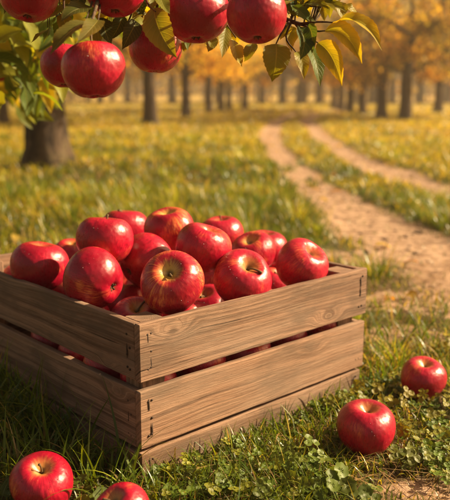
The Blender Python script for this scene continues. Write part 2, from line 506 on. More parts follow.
# ------------------------------------------------------------------ apples
def apple_mesh(seed, name):
    r = np.random.default_rng(seed)
    nr, ns = 40, 56
    ph = np.linspace(0.0, math.pi, nr)
    ph[0], ph[-1] = 0.02, math.pi - 0.02
    th = np.linspace(0, 2 * math.pi, ns, endpoint=False)
    P, T = np.meshgrid(ph, th, indexing='ij')
    s, c = np.sin(P), np.cos(P)
    rad = np.abs(s) ** 0.92 * (1 + 0.07 * c)
    tall = 0.86 + 0.06 * r.random()
    z = tall * np.sign(c) * np.abs(c) ** 0.95
    top = np.clip(c, 0, 1)
    bot = np.clip(-c, 0, 1)
    z = z - (0.30 + 0.06 * r.random()) * np.exp(-(rad / 0.33) ** 2) * (c > 0)
    z = z - 0.05 * np.exp(-(rad / 0.10) ** 2) * (c > 0)
    z = z + 0.17 * np.exp(-(rad / 0.22) ** 2) * (c < 0)
    ph5 = r.random() * 6.28
    rad = rad * (1 + 0.022 * np.cos(5 * T + ph5) * (0.25 + bot) + 0.03 * np.cos(2 * T + r.random() * 6) + 0.018 * np.cos(3 * T + r.random() * 6))
    z = z + 0.03 * np.cos(5 * T + ph5) * bot * s + 0.035 * np.cos(T + r.random() * 6) * top + 0.02 * np.cos(3 * T + 1) * top * s
    z = z + 0.05 * (r.random() - .5) * np.cos(T)
    V = np.stack([rad * np.cos(T), rad * np.sin(T), z], -1)
    ix = np.arange(nr * ns).reshape(nr, ns)
    nx = np.roll(ix, -1, 1)
    Q = np.stack([ix[:-1], ix[1:], nx[1:], nx[:-1]], -1).reshape(-1, 4)
    V = V.reshape(-1, 3)
    zt = V[:ns, 2].mean(); zb = V[-ns:, 2].mean()
    o = mesh_np(name, V, Q, M_APPLE)
    me = o.data
    bpy.data.objects.remove(o)
    # stem
    b = MB()
    lean = r.normal(0, 0.10, 2)
    L = 0.24 + 0.16 * r.random()
    pts = [(0, 0, zt - 0.03), (lean[0] * .4, lean[1] * .4, zt + L * .4), (lean[0] * 1.3, lean[1] * 1.3, zt + L * .8), (lean[0] * 2.2, lean[1] * 2.2, zt + L)]
    b.add(*tube(smooth_path(pts, 8), [.05, .035, .03, .028, .03, .034, .042, .05], 8))
    so = b.build('stem', M_STEM); sm = so.data; bpy.data.objects.remove(so)
    b = MB()
    for k in range(5):
        a = k * 1.2566 + ph5
        d = np.array([math.cos(a), math.sin(a), 0])
        b.add(*tube([d * .03 + [0, 0, zb + .02], d * .09 + [0, 0, zb - .01], d * .13 + [0, 0, zb - .05], d * .10 + [0, 0, zb - .09]], [.03, .035, .022, .006], 6))
    co = b.build('calyx', M_CALYX); cm = co.data; bpy.data.objects.remove(co)
    return me, sm, cm


PROTO = [apple_mesh(100 + i, 'apple') for i in range(7)]
APPLES = []


def apple(pos, r, axis, label, group, yel=0.3, spin=None, v=None, stem=True, long_stem=None):
    if any(w_ in label for w_ in ('front of the far right end', 'pale hollow farther', 'cherry red', 'plain deep red', 'centre of the heap', 'yellow rimmed')): stem = False
    k = rng.integers(len(PROTO)) if v is None else v
    me, sm, cm = PROTO[k]
    o = bpy.data.objects.new('apple', me)
    q = Vector((0, 0, 1)).rotation_difference(Vector(axis).normalized())
    sq = Quaternion((0, 0, 1), rng.random() * 6.28 if spin is None else spin)
    o.rotation_mode = 'QUATERNION'
    o.rotation_quaternion = q @ sq
    o.location = pos
    o.scale = (r, r, r)
    o.color = (yel, 0, 0, 1)
    link(o)
    tag(o, label, 'apple', group)
    if stem:
        s_ = bpy.data.objects.new('stem', sm); link(s_, o)
    c_ = bpy.data.objects.new('calyx', cm); link(c_, o)
    APPLES.append((o, np.array(tuple(pos)), r))
    return o


RREAL = 0.0475
GC = 'apples heaped in the wooden crate'
#        x    y    w   axis(right,up,toward)   yellow label
crate_list = [
    (40, 266, 58, (0.05, 1, 0.10), .12, 'plain deep red apple leaning on the left board of the crate, nearest the photo edge'),
    (94, 279, 64, (-.80, .30, -.45), .62, 'large red apple with an orange striped flank and its blossom end facing the crate corner'),
    (105, 240, 56, (.12, 1, .12), .10, 'dark red apple on top of the heap at its left shoulder'),
    (125, 229, 47, (.05, 1, .15), .20, 'smaller red apple peeping out behind the top left apple of the heap'),
    (146, 261, 56, (.72, .45, -.5), .15, 'crimson apple with a dark blossom spot, in the middle above the yellow streaked one'),
    (172, 283, 64, (-.05, .50, .80), .92, 'orange and yellow streaked apple with its stem hollow facing out by the near corner'),
    (170, 230, 51, (-.15, .88, .42), .80, 'orange blushed apple with a rough hollow at the back centre of the heap'),
    (203, 248, 56, (.32, .85, .30), .14, 'tall red apple tilted right, in the centre of the heap'),
    (221, 236, 46, (0, .95, .28), .15, 'rosy apple behind the centre apple, highest toward the track'),
    (253, 253, 46, (-.18, .68, .50), .62, 'apple with a yellow rimmed hollow between the two front right ones'),
    (265, 249, 45, (.05, .95, .2), .15, 'red apple at the back right of the heap, half hidden behind others'),
    (242, 279, 60, (.30, .58, .62), .34, 'red apple with pale stem hollow resting on the right board of the crate'),
    (301, 265, 54, (.50, .60, .45), .08, 'cherry red apple alone at the far right corner of the crate'),
    (72, 257, 38, (.1, .95, .3), .30, 'small bit of apple visible between the two leftmost apples and the back board'),
    (136, 322, 47, (.12, .75, .55), .35, 'low apple right inside the near corner, behind the corner post'),
    (128, 304, 46, (.3, .8, -.2), .10, 'shaded apple wedged under the crimson and striped ones'),
    (24, 280, 42, (.0, .9, .2), .15, 'sliver of apple left of the leftmost big apple'),
    (66, 302, 50, (.2, .9, .2), .15, 'shaded apple low between the left board and the striped flank apple'),
    (208, 309, 50, (.2, .9, .2), .15, 'dark apple down between the yellow streaked and pale hollow apples'),
    (213, 281, 48, (.2, .9, -.3), .10, 'shaded apple deep behind the yellow streaked apple'),
    (276, 289, 46, (.2, .9, .2), .15, 'bit of red apple between the far corner apple and the right board'),
]
pts = []
for (x, y, w, ax, yl, lb) in crate_list:
    t = RREAL * 2 * F / w
    pts.append([at(x, y, t), RREAL, ax, yl, lb, x, y, w, t])
# relax along the view rays so that none interpenetrates; the size follows the depth


def inside_limits(p, r):
    d = p - C0
    u, v = d.dot(EX), d.dot(EY)
    z = p.z
    h = max(0.0, (z - 0.2357) / r)
    m = TH + r * (0.97 if h < 0.2 else (0.90 if h < 0.95 else 0.45))
    return u - m, LX - m - u, v - m, LY - m - v


for it in range(600):
    for i in range(len(pts)):
        for j in range(i + 1, len(pts)):
            a, b = pts[i], pts[j]
            dv = b[0] - a[0]
            d = dv.length
            need = (a[1] + b[1]) * 0.93
            if d < need:
                k = 0.15 * (need - d)
                sgn = 1 if b[8] >= a[8] else -1
                if 'near corner, behind' in a[4]: b[8] += k; continue
                if 'near corner, behind' in b[4]: a[8] -= k * .3; continue
                a[8] -= sgn * k; b[8] += sgn * k
    for q in pts:
        if 'near corner, behind' in q[4]: q[8] = 1.175
        q[0] = at(q[5], q[6], q[8])
        u0, u1, v0, v1 = inside_limits(q[0], q[1])
        if min(u0, v0) < 0: q[8] += -min(u0, v0) * .8
        elif min(u1, v1) < 0: q[8] += min(u1, v1) * .8
        q[0] = at(q[5], q[6], q[8])
for q in pts:
    q[1] = min(max(q[7] * q[8] / F / 2, .042), .0505)
    print('crate apple px %.0f %.0f t %.2f z %.3f r %.4f' % (q[5], q[6], q[8], q[0].z, q[1]), q[4][:30])
    apple(q[0], q[1], camvec(*q[2]), q[4], GC, q[3])

# hidden layers under the heap, showing through the gaps between the boards
lay = 0
for zc in (0.052, 0.125, 0.178):
    step = 0.086
    nu, nv = int((LX - 2 * TH) / step), int((LY - 2 * TH) / step)
    for i in range(nu):
        for j in range(nv):
            off = (lay % 2) * 0.0
            u = TH + 0.046 + i * (LX - 2 * TH - 0.092) / (nu - 1) + rng.normal(0, .002)
            v = TH + 0.046 + j * (LY - 2 * TH - 0.092) / (nv - 1) + rng.normal(0, .002)
            edge = i < 3 or j < 3 or i == nu - 1 or j == nv - 1
            near = i < 3 or j < 3
            if zc < 0.15 and not edge: continue
            if zc < 0.15 and not near and (i, j) not in ((nu - 1, 0),): continue
            p = C0 + EX * u + EY * v + Vector((0, 0, zc + rng.normal(0, .003)))
            r = 0.0445
            d = min([np.linalg.norm(np.array(tuple(p)) - a[1]) - (a[2] + r) * 0.9 for a in APPLES if a[1][2] > zc + .01] or [1])
            if d < 0: continue
            ax = (rng.normal(0, .5), rng.normal(0, .5), 1)
            if zc > .15:
                lb = 'red apple in the sunken second layer, mostly covered by the heap above it'
                gp = 'apples of the second layer in the crate'
            elif j == 0:
                lb = 'red apple showing only through the gaps of the right-hand crate face'
                gp = 'apples behind the gaps of the right crate face'
            elif i == 0:
                lb = 'red apple showing only through the gaps of the left-hand crate face'
                gp = 'apples behind the gaps of the left crate face'
            else:  # unseen inner rows, added so sunlight doesn't show through the slat gaps
                if zc < .1: continue
                lb = 'red apple out of sight inside the crate, added to stop light passing through'
                gp = 'unseen apples added to stop light inside the crate'
            apple(p, r, ax, lb, gp, 0.12 + 0.3 * rng.random())
    lay += 1

# apples in the grass
for (x, y, w, ax, yl, v, lb) in [
    (366, 427, 60, (.06, .93, .28), .22, 2, 'round red apple in the grass in front of the far right end of the crate'),
    (423, 378, 46, (.0, .9, .35), .40, 3, 'red apple with a pale hollow farther back in the grass at the right edge'),
    (42, 484, 63, (.12, .86, .5), .42, 4, 'red apple half sunk in long dark grass left of the crate corner'),
    (122, 513, 58, (-.32, .80, .42), .35, 5, 'apple with an upright stem cut by the bottom edge, below the crate corner')]:
    r = w * 0.5 * 1.15 / F
    g = ground_at(x, y, 0.036)
    t = (g - CAM).dot(FWD)
    r = w * t / F / 2
    apple(g, r, camvec(*ax), lb, 'fallen apples on the grass', yl, v=v)

# ------------------------------------------------------------------ wooden crate
crate = empty('wooden_crate', C0, a_long)
tag(crate, 'open weathered wooden crate of nailed slats heaped with red apples', 'crate')


def board(name, size, loc, parent, rz=0.0, seed=0, label=None):
    "board with its length along local x, thickness y, height z; worn rounded edges; origin at its centre"
    r = np.random.default_rng(seed)
    L, T, Hh = size
    nx, ny, nz = max(6, int(L / 0.012)), 3, max(4, int(Hh / 0.008))
    V, Qs = [], []
    base = 0
    ph = r.random(6) * 6.28
    b = 0.0016

    def shape(p):
        q = p.copy()
        x, y, z = q[:, 0], q[:, 1], q[:, 2]
        e = np.sin(x * 31 + ph[0]) * .0005 + np.sin(x * 83 + ph[1]) * .00035 + np.sin(x * 190 + ph[2]) * .0002
        e2 = np.sin(x * 27 + ph[3]) * .0005 + np.sin(x * 97 + ph[4]) * .00035 + np.sin(x * 230 + ph[5]) * .0002
        topw = np.clip(z / (Hh / 2), 0, 1) ** 3
        botw = np.clip(-z / (Hh / 2), 0, 1) ** 3
        q[:, 2] += e * topw * .6 - e2 * botw * .6
        q[:, 1] += np.sin(x * 6 + ph[2]) * .0010 + np.sin(z * 40 + ph[1]) * .0003
        return q
    # closed profile in y-z with a chamfer, swept along x
    zz = np.linspace(-Hh / 2 + b, Hh / 2 - b, nz)
    prof = [(-T / 2, z) for z in zz] + [(-T / 2 + b * .3, Hh / 2 - b * .3), (-T / 2 + b, Hh / 2)] + [(0, Hh / 2)] + [(T / 2 - b, Hh / 2), (T / 2 - b * .3, Hh / 2 - b * .3)] + [(T / 2, z) for z in zz[::-1]] + \
        [(T / 2 - b * .3, -Hh / 2 + b * .3), (T / 2 - b, -Hh / 2), (0, -Hh / 2), (-T / 2 + b, -Hh / 2), (-T / 2 + b * .3, -Hh / 2 + b * .3)]
    prof = np.array(prof)
    m = len(prof)
    xs = np.concatenate([[-L / 2], np.linspace(-L / 2 + b, L / 2 - b, nx), [L / 2]])
    rows = []
    for k, x in enumerate(xs):
        pf = prof.copy()
        if k in (0, len(xs) - 1):
            pf = pf * np.array([1 - 2 * b / T, 1 - 2 * b / Hh])
        rows.append(np.column_stack([np.full(m, x), pf]))
    V = shape(np.vstack(rows))
    ch = r.random(len(V))
    V[:, 1] += (ch - .5) * .00015
    ix = np.arange(len(xs) * m).reshape(len(xs), m)
    nxt = np.roll(ix, -1, 1)
    Q = np.stack([ix[:-1], ix[1:], nxt[1:], nxt[:-1]], -1).reshape(-1, 4)
    # end caps as quads joining the two sides
    caps = []
    for e, rev in ((0, False), (len(xs) - 1, True)):
        row = ix[e]
        half = m // 2
        order = list(row)
        # pair i from the front with its mirror on the back
        i0, i1 = 0, nz + 5 - 0
        fr = list(range(0, nz + 2)) + [nz + 2]
        bk = [(2 * nz + 4 + 0) - k for k in range(0, nz + 2)]
        for k in range(nz + 1):
            a_, b_ = row[k], row[k + 1]
            c_, d_ = row[(2 * nz + 4 - k - 1) % m], row[(2 * nz + 4 - k) % m]
            q = (a_, b_, c_, d_)
            caps.append(q if not rev else q[::-1])
        q = (row[0], row[(2 * nz + 4) % m], row[(2 * nz + 6) % m], row[(2 * nz + 8) % m])
        caps.append(q if not rev else q[::-1])
    Q = np.vstack([Q, np.array(caps)])
    o = mesh_np(name, V, Q, M_WOOD, parent, smooth=False)
    o.location = loc
    o.rotation_euler = (0, 0, rz)
    if label: o['label'] = label
    return o


nb = MB()
_V, _Q = tube([(0, 0.0012, 0), (0, 0, 0), (0, -0.0006, 0), (0, -0.0011, 0)], [.0014, .0019, .0017, .0008], 10, rough=.25)
nb.add(_V, _Q)
_n = nb.build('nail', M_NAIL)
NAILME = _n.data
bpy.data.objects.remove(_n)
# dark rust-rotted slits the nails stand in
sb = MB()
_V, _Q = tube([(0, 0, -.0075), (0.0004, 0, -.004), (0, 0, 0), (-.0004, 0, .004), (0.0002, 0, .0075)], [.0003, .0011, .0017, .0010, .0003], 8, rough=.5)
_V[:, 1] *= 0.35
sb.add(_V, _Q)
_n = sb.build('nail_split', M_NAIL)
SPLITME = _n.data
bpy.data.objects.remove(_n)


def nails(bd, L, T, Hh, spots, face=-1):
    for (x, z, split) in spots:
        o = bpy.data.objects.new('nail', NAILME)
        link(o, bd)
        o.location = (x, face * T / 2 + np.sin(0) - face * .0002, z)
        if face > 0: o.rotation_euler = (0, 0, math.pi)
        if split:
            s_ = bpy.data.objects.new('nail_split', SPLITME)
            link(s_, bd)
            s_.location = (x + .0005, face * (T / 2 + 0.0002), z + split)
            s_.scale = (1.0, 1, .9 + .7 * rng.random())


ROWS = [(0.1492, 0.2357), (0.0464, 0.1349), (-0.030, 0.0395)]
JIT = [(0, 0), (-0.004, 0.002), (-0.0095, 0.0045)]     # lower boards stop a little short at the far end
PO = 0.042
for k, (z0, z1) in enumerate(ROWS):
    hh, zm = z1 - z0, (z0 + z1) / 2
    e = JIT[k][0]
    # right-hand long face (front) and its twin at the back
    L = LX + e
    o = board('side_board', (L, TH, hh), (L / 2, TH / 2 + .0006 * k, zm), crate, seed=10 + k)
    xa = -L / 2 + 0.021; xb = L / 2 - 0.020
    f = hh / 2
    nails(o, L, TH, hh, [(xa, f * .62, .0), (xa - .006, f * .60, -.005), (xa, .0, .0), (xa - .001, -f * .55, .006), (xa - .006, -f * .60, 0),
                         (xb, f * .55, -.004), (xb + .006, f * .70, 0), (xb, -f * .1, .006), (xb - .003, -f * .62, 0), (xb + .005, -f * .60, 0)])
    o = board('side_board', (L, TH, hh), (L / 2, LY - TH / 2, zm), crate, seed=20 + k, rz=math.pi)
    # left-hand face and the far end, between the long boards
    Ls = LY - 2 * TH - 0.0012
    o = board('end_board', (Ls, TH, hh - .001), (TH / 2 + .0008, LY / 2, zm - .0012), crate, seed=30 + k, rz=-math.pi / 2)
    xa = Ls / 2 - 0.019
    nails(o, Ls, TH, hh, [(xa, f * .55, .0), (xa + .007, f * .1, 0), (xa, -f * .15, .005), (xa, -f * .6, 0), (xa + .006, -f * .66, 0), (-xa, f * .5, 0), (-xa, -f * .5, .004)])
    o = board('end_board', (Ls, TH, hh - .001), (LX + e - TH / 2 - .0008, LY / 2, zm - .0012), crate, seed=40 + k, rz=math.pi / 2)
for k, (x, y) in enumerate(((TH + PO / 2 + .001, TH + PO / 2 + .0008), (LX - .0095 - TH - PO / 2 - .001, TH + PO / 2 + .0008), (TH + PO / 2 + .001, LY - TH - PO / 2 - .0008), (LX - .0095 - TH - PO / 2 - .001, LY - TH - PO / 2 - .0008))):
    # the post stands upright: its length runs along local x
    o = board('corner_post', (0.258, PO, PO), (x, y, 0.1048), crate, seed=50 + k)
    o.rotation_euler = (0, math.pi / 2, 0)
for k in range(5):
    wv = 0.095
    o = board('bottom_board', (LX - .0095 - 2 * TH - .004, 0.010, wv), (LX / 2 - .004, TH + .052 + k * (LY - 2 * TH - .104) / 4, 0.000), crate, seed=60 + k)
    o.rotation_euler = (math.pi / 2, 0, 0)

# ------------------------------------------------------------------ leaves
def leaf_geo(p0, pm, p1, width, face, fold=0.35, droop=0.0, nu=12, nv=4, serr=0.05, wav=0.06, seed=0, shape=1.0):
    """leaf from p0 to p1, its midrib passing near pm; 'face' is the direction its upper side looks"""
    r = np.random.default_rng(seed)
    p0, pm, p1, face = [np.array(tuple(v), float) for v in (p0, pm, p1, face)]
    ctrl = 2 * pm - 0.5 * (p0 + p1)
    s = np.linspace(0, 1, nu + 1)
    B = ((1 - s) ** 2)[:, None] * p0 + (2 * s * (1 - s))[:, None] * ctrl + (s ** 2)[:, None] * p1
    T = norm(np.gradient(B, axis=0))
    N = norm(face - T * (T @ face)[:, None])
    Sd = np.cross(T, N)
    w = width * 0.5 * (np.sin(math.pi * np.clip(s, 0, 1) ** (0.78 * shape)) ** 0.80) * (1 - 0.25 * s ** 3)
    w = w * (1 - np.clip((s - .86) / .14, 0, 1) * .45)
    w[0] = width * .01; w[-1] = width * .006
    cols = []
    q = np.linspace(-1, 1, 2 * nv + 1)
    ph = r.random(4) * 6.28
    for k, f in enumerate(q):
        ww = w.copy()
        if abs(f) > .99:
            ww = ww * (1 + serr * ((np.arange(nu + 1) % 2) * 2 - 1) * (s > .08) * (s < .96))
        lift = fold * abs(f) * ww + droop * (f * f) * ww + wav * width * np.sin(s * 11 + ph[0] + (1 if f > 0 else 2.3)) * f * f * (w / width * 2)
        cols.append(B + Sd * (f * ww * math.sqrt(max(.2, 1 - (fold * .6) ** 2)))[:, None] + N * lift[:, None])
    V = np.stack(cols, 1)
    m = 2 * nv + 1
    ix = np.arange((nu + 1) * m).reshape(nu + 1, m)
    Q = np.stack([ix[:-1, :-1], ix[:-1, 1:], ix[1:, 1:], ix[1:, :-1]], -1).reshape(-1, 4)
    uv = np.stack(np.meshgrid(s, (q + 1) / 2, indexing='ij'), -1).reshape(-1, 2)
    return V.reshape(-1, 3), Q, uv


GREEN_D = (0.045, 0.080, 0.012)
GREEN = (0.090, 0.135, 0.014)
OLIVE = (0.180, 0.175, 0.016)
YGREEN = (0.26, 0.22, 0.018)
YELLOW = (0.46, 0.35, 0.020)

branch = empty('apple_branch', at(-160, -160, 1.0))
tag(branch, 'leafy apple tree bough reaching in over the crate along the top edge', 'branch')
bloc = Vector(branch.location)


def rel(p): return Vector(p) - bloc


wood = MB()
main = [at(-420, -420, 1.25), at(-160, -160, 1.05), at(-40, -60, 1.06), at(60, -32, 1.08), at(140, -22, 1.09), at(205, -14, 1.10), at(255, 8, 1.09), at(290, 21, 1.06), at(312, 27, 1.05)]
mp = smooth_path([rel(p) for p in main], 60)
wood.add(*tube(mp, np.interp(np.linspace(0, 1, 60), [0, .4, .8, 1], [.022, .010, .0042, .0018]), 9, rough=.12))
HANG = [  # centre px, width px, axis, yellow, label, twig foot on the bough (px,t)
    (29, -8, 63, (0.05, 1, -.05), .12, 'red apple at the very top left corner, its upper half out of frame', (35, -45, 1.07)),
    (93, 70, 62, (-.05, 1, .12), .22, 'lowest hanging apple, big and red with an orange glow on its front', (98, -28, 1.08)),
    (115, -12, 63, (.0, 1, -.05), .10, 'dark red hanging apple cut off by the top edge above the lowest one', (120, -40, 1.09)),
    (155, 49, 55, (.08, 1, .10), .36, 'hanging apple partly behind a big drooping olive leaf', (150, -21, 1.12)),
    (196, 13, 65, (.0, 1, -.1), .16, 'large hanging apple touching its neighbour, above the far trunks', (200, -15, 1.11)),
    (257, 15, 61, (.0, 1, -.12), .14, 'rightmost hanging apple, speckled, beside the yellow leaves', (243, -4, 1.09)),
]
for i, (x, y, w, ax, yl, lb, ft) in enumerate(HANG):
    t = 2 * 0.0435 * F / w
    t = {1: .955, 3: 1.16, 4: 1.09, 5: .985}.get(i, t)
    r = w * t / F / 2
    p = at(x, y, t)
    A = camvec(*ax)
    o = apple(p, r, A, lb, 'apples hanging from the bough', yl, v=i % 7, stem=False)
    base = p + A * (r * 0.50)
    end = at(*ft)
    mid = base + A * (r * .75) + (end - base) * 0.05
    b = MB()
    V_, Q_ = tube(smooth_path([base, base.lerp(mid, .5), mid], 8), [.0016, .0013, .0012, .0012, .0013, .0014, .0017, .0021], 8)
    iv = o.matrix_world  # identity until evaluated: place the stem in the apple's own space instead
    Mw = Matrix.Translation(p) @ o.rotation_quaternion.to_matrix().to_4x4() @ Matrix.Diagonal((r, r, r, 1))
    Mi = np.array(Mw.inverted())
    V_ = V_ @ Mi[:3, :3].T + Mi[:3, 3]
    b.add(V_, Q_)
    b.build('stem', M_STEM, o)
    wood.add(*tube([rel(v) for v in smooth_path([mid, mid.lerp(end, .5) + Vector((.004, .004, 0)), end], 8)], np.linspace(.0020, .0034, 8), 8, rough=.2))

tw = [[(290, 21, 1.06), (282, 32, 1.04), (276, 44, 1.03)], [(300, 24, 1.05), (320, 22, 1.03), (337, 23, 1.02)], [(303, 25, 1.05), (315, 31, 1.03), (325, 31, 1.02)],
      [(296, 23, 1.06), (306, 35, 1.04), (318, 43, 1.02)], [(294, 22, 1.06), (303, 34, 1.05), (309, 46, 1.04)], [(292, 21, 1.07), (286, 38, 1.08), (296, 52, 1.08)],
      [(262, 12, 1.09), (270, -6, 1.08), (300, -18, 1.08), (335, -22, 1.08)], [(290, 20, 1.07), (300, 8, 1.06), (322, 6, 1.05)],
      [(98, -28, 1.08), (92, 2, 1.02), (86, 20, .97)], [(98, -28, 1.08), (100, 4, 1.02), (98, 21, .97)], [(60, -32, 1.08), (64, 4, 1.07), (62, 18, 1.07)],
      [(140, -22, 1.09), (148, 4, 1.07), (156, 12, 1.05)], [(140, -22, 1.09), (132, 12, 1.10), (126, 26, 1.12)], [(205, -14, 1.10), (224, 20, 1.13), (236, 38, 1.13)],
      [(205, -14, 1.1), (226, -12, 1.03), (242, -10, 1.0)]]
for q in tw:
    wood.add(*tube([rel(v) for v in smooth_path([at(*v) for v in q], 8)], np.linspace(.0020, .0009, 8), 7, rough=.15))
wood.build('bough', M_TWIG, branch)

leaves = MB()
LEAFSTALK = []
# base, mid, tip (x, y, t), width px, facing (right, up, toward), fold, colour
hero = [
    ((337, 23, 1.02), (362, 24, 1.00), (382, 51, 1.00), 19, (-.15, .75, .55), .5, YELLOW),
    ((325, 31, 1.02), (346, 37, 1.00), (362, 64, .99), 21, (-.3, .55, .62), .5, YELLOW),
    ((318, 43, 1.02), (332, 58, 1.00), (342, 86, 1.00), 20, (-.35, .35, .75), .35, (.40, .30, .02)),
    ((309, 46, 1.04), (316, 62, 1.02), (320, 87, 1.02), 18, (.4, .1, .8), .3, GREEN),
    ((300, 27, 1.03), (304, 42, 1.01), (300, 60, 1.00), 19, (.35, .1, .9), .5, GREEN_D),
    ((308, 26, 1.02), (312, 36, 1.01), (312, 54, 1.01), 14, (-.5, .1, .8), .4, (.05, .085, .014)),
    ((276, 44, 1.03), (276, 60, 1.01), (272, 82, 1.02), 26, (.1, .15, 1), .18, OLIVE),
    ((297, 52, 1.08), (302, 62, 1.07), (304, 80, 1.07), 14, (.2, .2, .8), .3, YGREEN),
    ((234, 40, 1.12), (236, 52, 1.10), (242, 67, 1.09), 15, (.4, .1, .8), .3, YELLOW),
    ((252, 44, 1.12), (250, 52, 1.10), (244, 62, 1.10), 13, (-.2, .3, .8), .3, OLIVE),
    ((226, 28, 1.15), (224, 42, 1.14), (222, 58, 1.13), 13, (.3, 0, .9), .3, YGREEN),
    ((212, 36, 1.16), (211, 44, 1.15), (208, 52, 1.14), 12, (.1, 0, .9), .3, OLIVE),
    ((154, 8, 1.06), (160, 32, 1.03), (177, 58, 1.03), 27, (-.25, .25, 1), .28, (.22, .19, .02)),
    ((160, -8, 1.05), (163, 4, 1.02), (170, 14, 1.01), 13, (.2, .4, .8), .3, OLIVE),
    ((243, -10, 1.00), (245, 0, .99), (246, 11, .985), 10, (.2, 0, 1), .3, (.09, .11, .014)),
    ((137, 22, 1.12), (130, 34, 1.10), (122, 50, 1.09), 17, (.5, .2, .8), .4, (.06, .06, .01)),
    ((94, 8, 1.02), (76, 10, .99), (61, 22, .98), 21, (.0, .55, .7), .25, (.075, .080, .012)),
    ((90, 22, .97), (70, 32, .93), (50, 55, .925), 24, (-.2, .55, .75), .3, (.11, .10, .014)),
    ((98, 20, .97), (92, 28, .93), (76, 44, .905), 17, (.2, .5, .8), .3, (.13, .115, .014)),
    ((104, 18, 1.07), (105, 30, 1.06), (112, 46, 1.06), 15, (.3, .2, .9), .3, (.045, .055, .01)),
    ((100, 22, 1.09), (98, 34, 1.09), (101, 48, 1.08), 13, (-.3, .2, .9), .3, OLIVE),
    ((122, 16, 1.12), (118, 28, 1.11), (110, 40, 1.11), 14, (.2, .4, .8), .3, (.05, .065, .012)),
    ((64, 6, 1.09), (56, 12, 1.08), (40, 24, 1.09), 16, (.0, .6, .6), .3, YGREEN),
    ((62, 14, 1.09), (66, 26, 1.08), (72, 38, 1.09), 14, (.1, .3, .8), .3, (.20, .17, .016)),
    ((148, 20, 1.14), (140, 14, 1.13), (132, 22, 1.12), 12, (.1, .6, .7), .3, YGREEN),
    ((190, 30, 1.17), (186, 42, 1.16), (184, 52, 1.16), 12, (.1, .2, .8), .3, YGREEN),
    # over the twig at the right, up to the top edge
    ((300, 8, 1.06), (314, 3, 1.03), (330, 10, 1.02), 13, (-.1, .5, .7), .3, (.12, .13, .016)),
    ((322, 6, 1.05), (334, 5, 1.03), (346, 12, 1.02), 11, (.0, .4, .8), .3, (.14, .14, .016)),
    ((292, 12, 1.07), (300, 2, 1.05), (312, -6, 1.04), 14, (.1, .3, .9), .3, YGREEN),
    ((284, 10, 1.08), (288, -2, 1.07), (298, -14, 1.07), 15, (-.2, .3, .9), .3, OLIVE),
    ((300, -14, 1.07), (306, -2, 1.05), (305, 12, 1.04), 13, (.2, .2, .9), .35, (.10, .11, .014)),
    ((314, -18, 1.07), (318, -4, 1.05), (326, 8, 1.04), 14, (-.2, .2, .9), .3, YGREEN),
    ((328, -20, 1.07), (336, -8, 1.05), (338, 4, 1.04), 12, (.3, .2, .9), .3, (.32, .24, .02)),
    ((286, -8, 1.06), (290, 4, 1.05), (296, 18, 1.05), 14, (.1, .2, .9), .35, GREEN),
    ((296, 10, 1.04), (304, 16, 1.03), (316, 22, 1.03), 12, (.0, .5, .8), .35, (.09, .11, .014)),
    ((290, 24, 1.08), (286, 30, 1.08), (280, 40, 1.08), 11, (.0, .3, .9), .35, (.28, .22, .02)),
    ((296, 28, 1.09), (290, 38, 1.09), (292, 52, 1.09), 13, (.3, .2, .9), .35, (.34, .26, .02)),
    ((310, -4, 1.08), (322, -6, 1.08), (336, -2, 1.08), 12, (.0, .6, .6), .35, YGREEN),
    ((72, -14, 1.09), (78, 0, 1.08), (76, 14, 1.07), 16, (.2, .2, .9), .3, (.04, .055, .01)),
    ((80, -20, 1.12), (70, -4, 1.11), (62, 4, 1.11), 15, (.2, .4, .9), .3, OLIVE),
    ((150, -18, 1.10), (154, -4, 1.09), (150, 10, 1.08), 14, (.2, .2, .9), .3, OLIVE),
    ((146, -12, 1.14), (140, 4, 1.13), (143, 18, 1.13), 14, (.2, .2, .9), .3, (.05, .065, .012)),
    ((228, -10, 1.14), (226, 0, 1.13), (230, 10, 1.12), 12, (.2, .2, .9), .3, GREEN),
    ((0, -30, 1.13), (8, -8, 1.12), (4, 14, 1.11), 17, (.2, .2, .9), .3, (.04, .055, .01)),
]
for i, (b0, bm, b1, wpx, fc, fold, c) in enumerate(hero):
    t = bm[2]
    V_, Q_, U_ = leaf_geo(rel(at(*b0)), rel(at(*bm)), rel(at(*b1)), wpx / F * t * 1.12, camvec(*fc), fold, nu=22, nv=4, seed=i, serr=.035)
    u = U_[:, 0]
    c = np.array(c)
    edge = np.abs(U_[:, 1] - .5) * 2
    gr_ = np.clip(1 - edge * 1.15 + .25 * np.sin(u * 9 + i), 0, 1)[:, None] * (.55 if c[0] > .2 else .15)
    c = c[None] * (1 - gr_) + np.array([[.10, .14, .014]]) * gr_
    br = np.clip((edge - .8) * 4 + (u - .8) * 3 + np.sin(u * 23 + i * 2) * .5 - .4, 0, 1)[:, None] * .45
    c = c * (1 - br) + np.array([[.22, .10, .02]]) * br
    cc = c * (1 + .25 * (edge[:, None] ** 3) * np.array([.8, .3, 0])) * (1 + .2 * (u[:, None] - .5) * np.array([1, .4, 0]))
    leaves.add(V_, Q_, cc, U_)
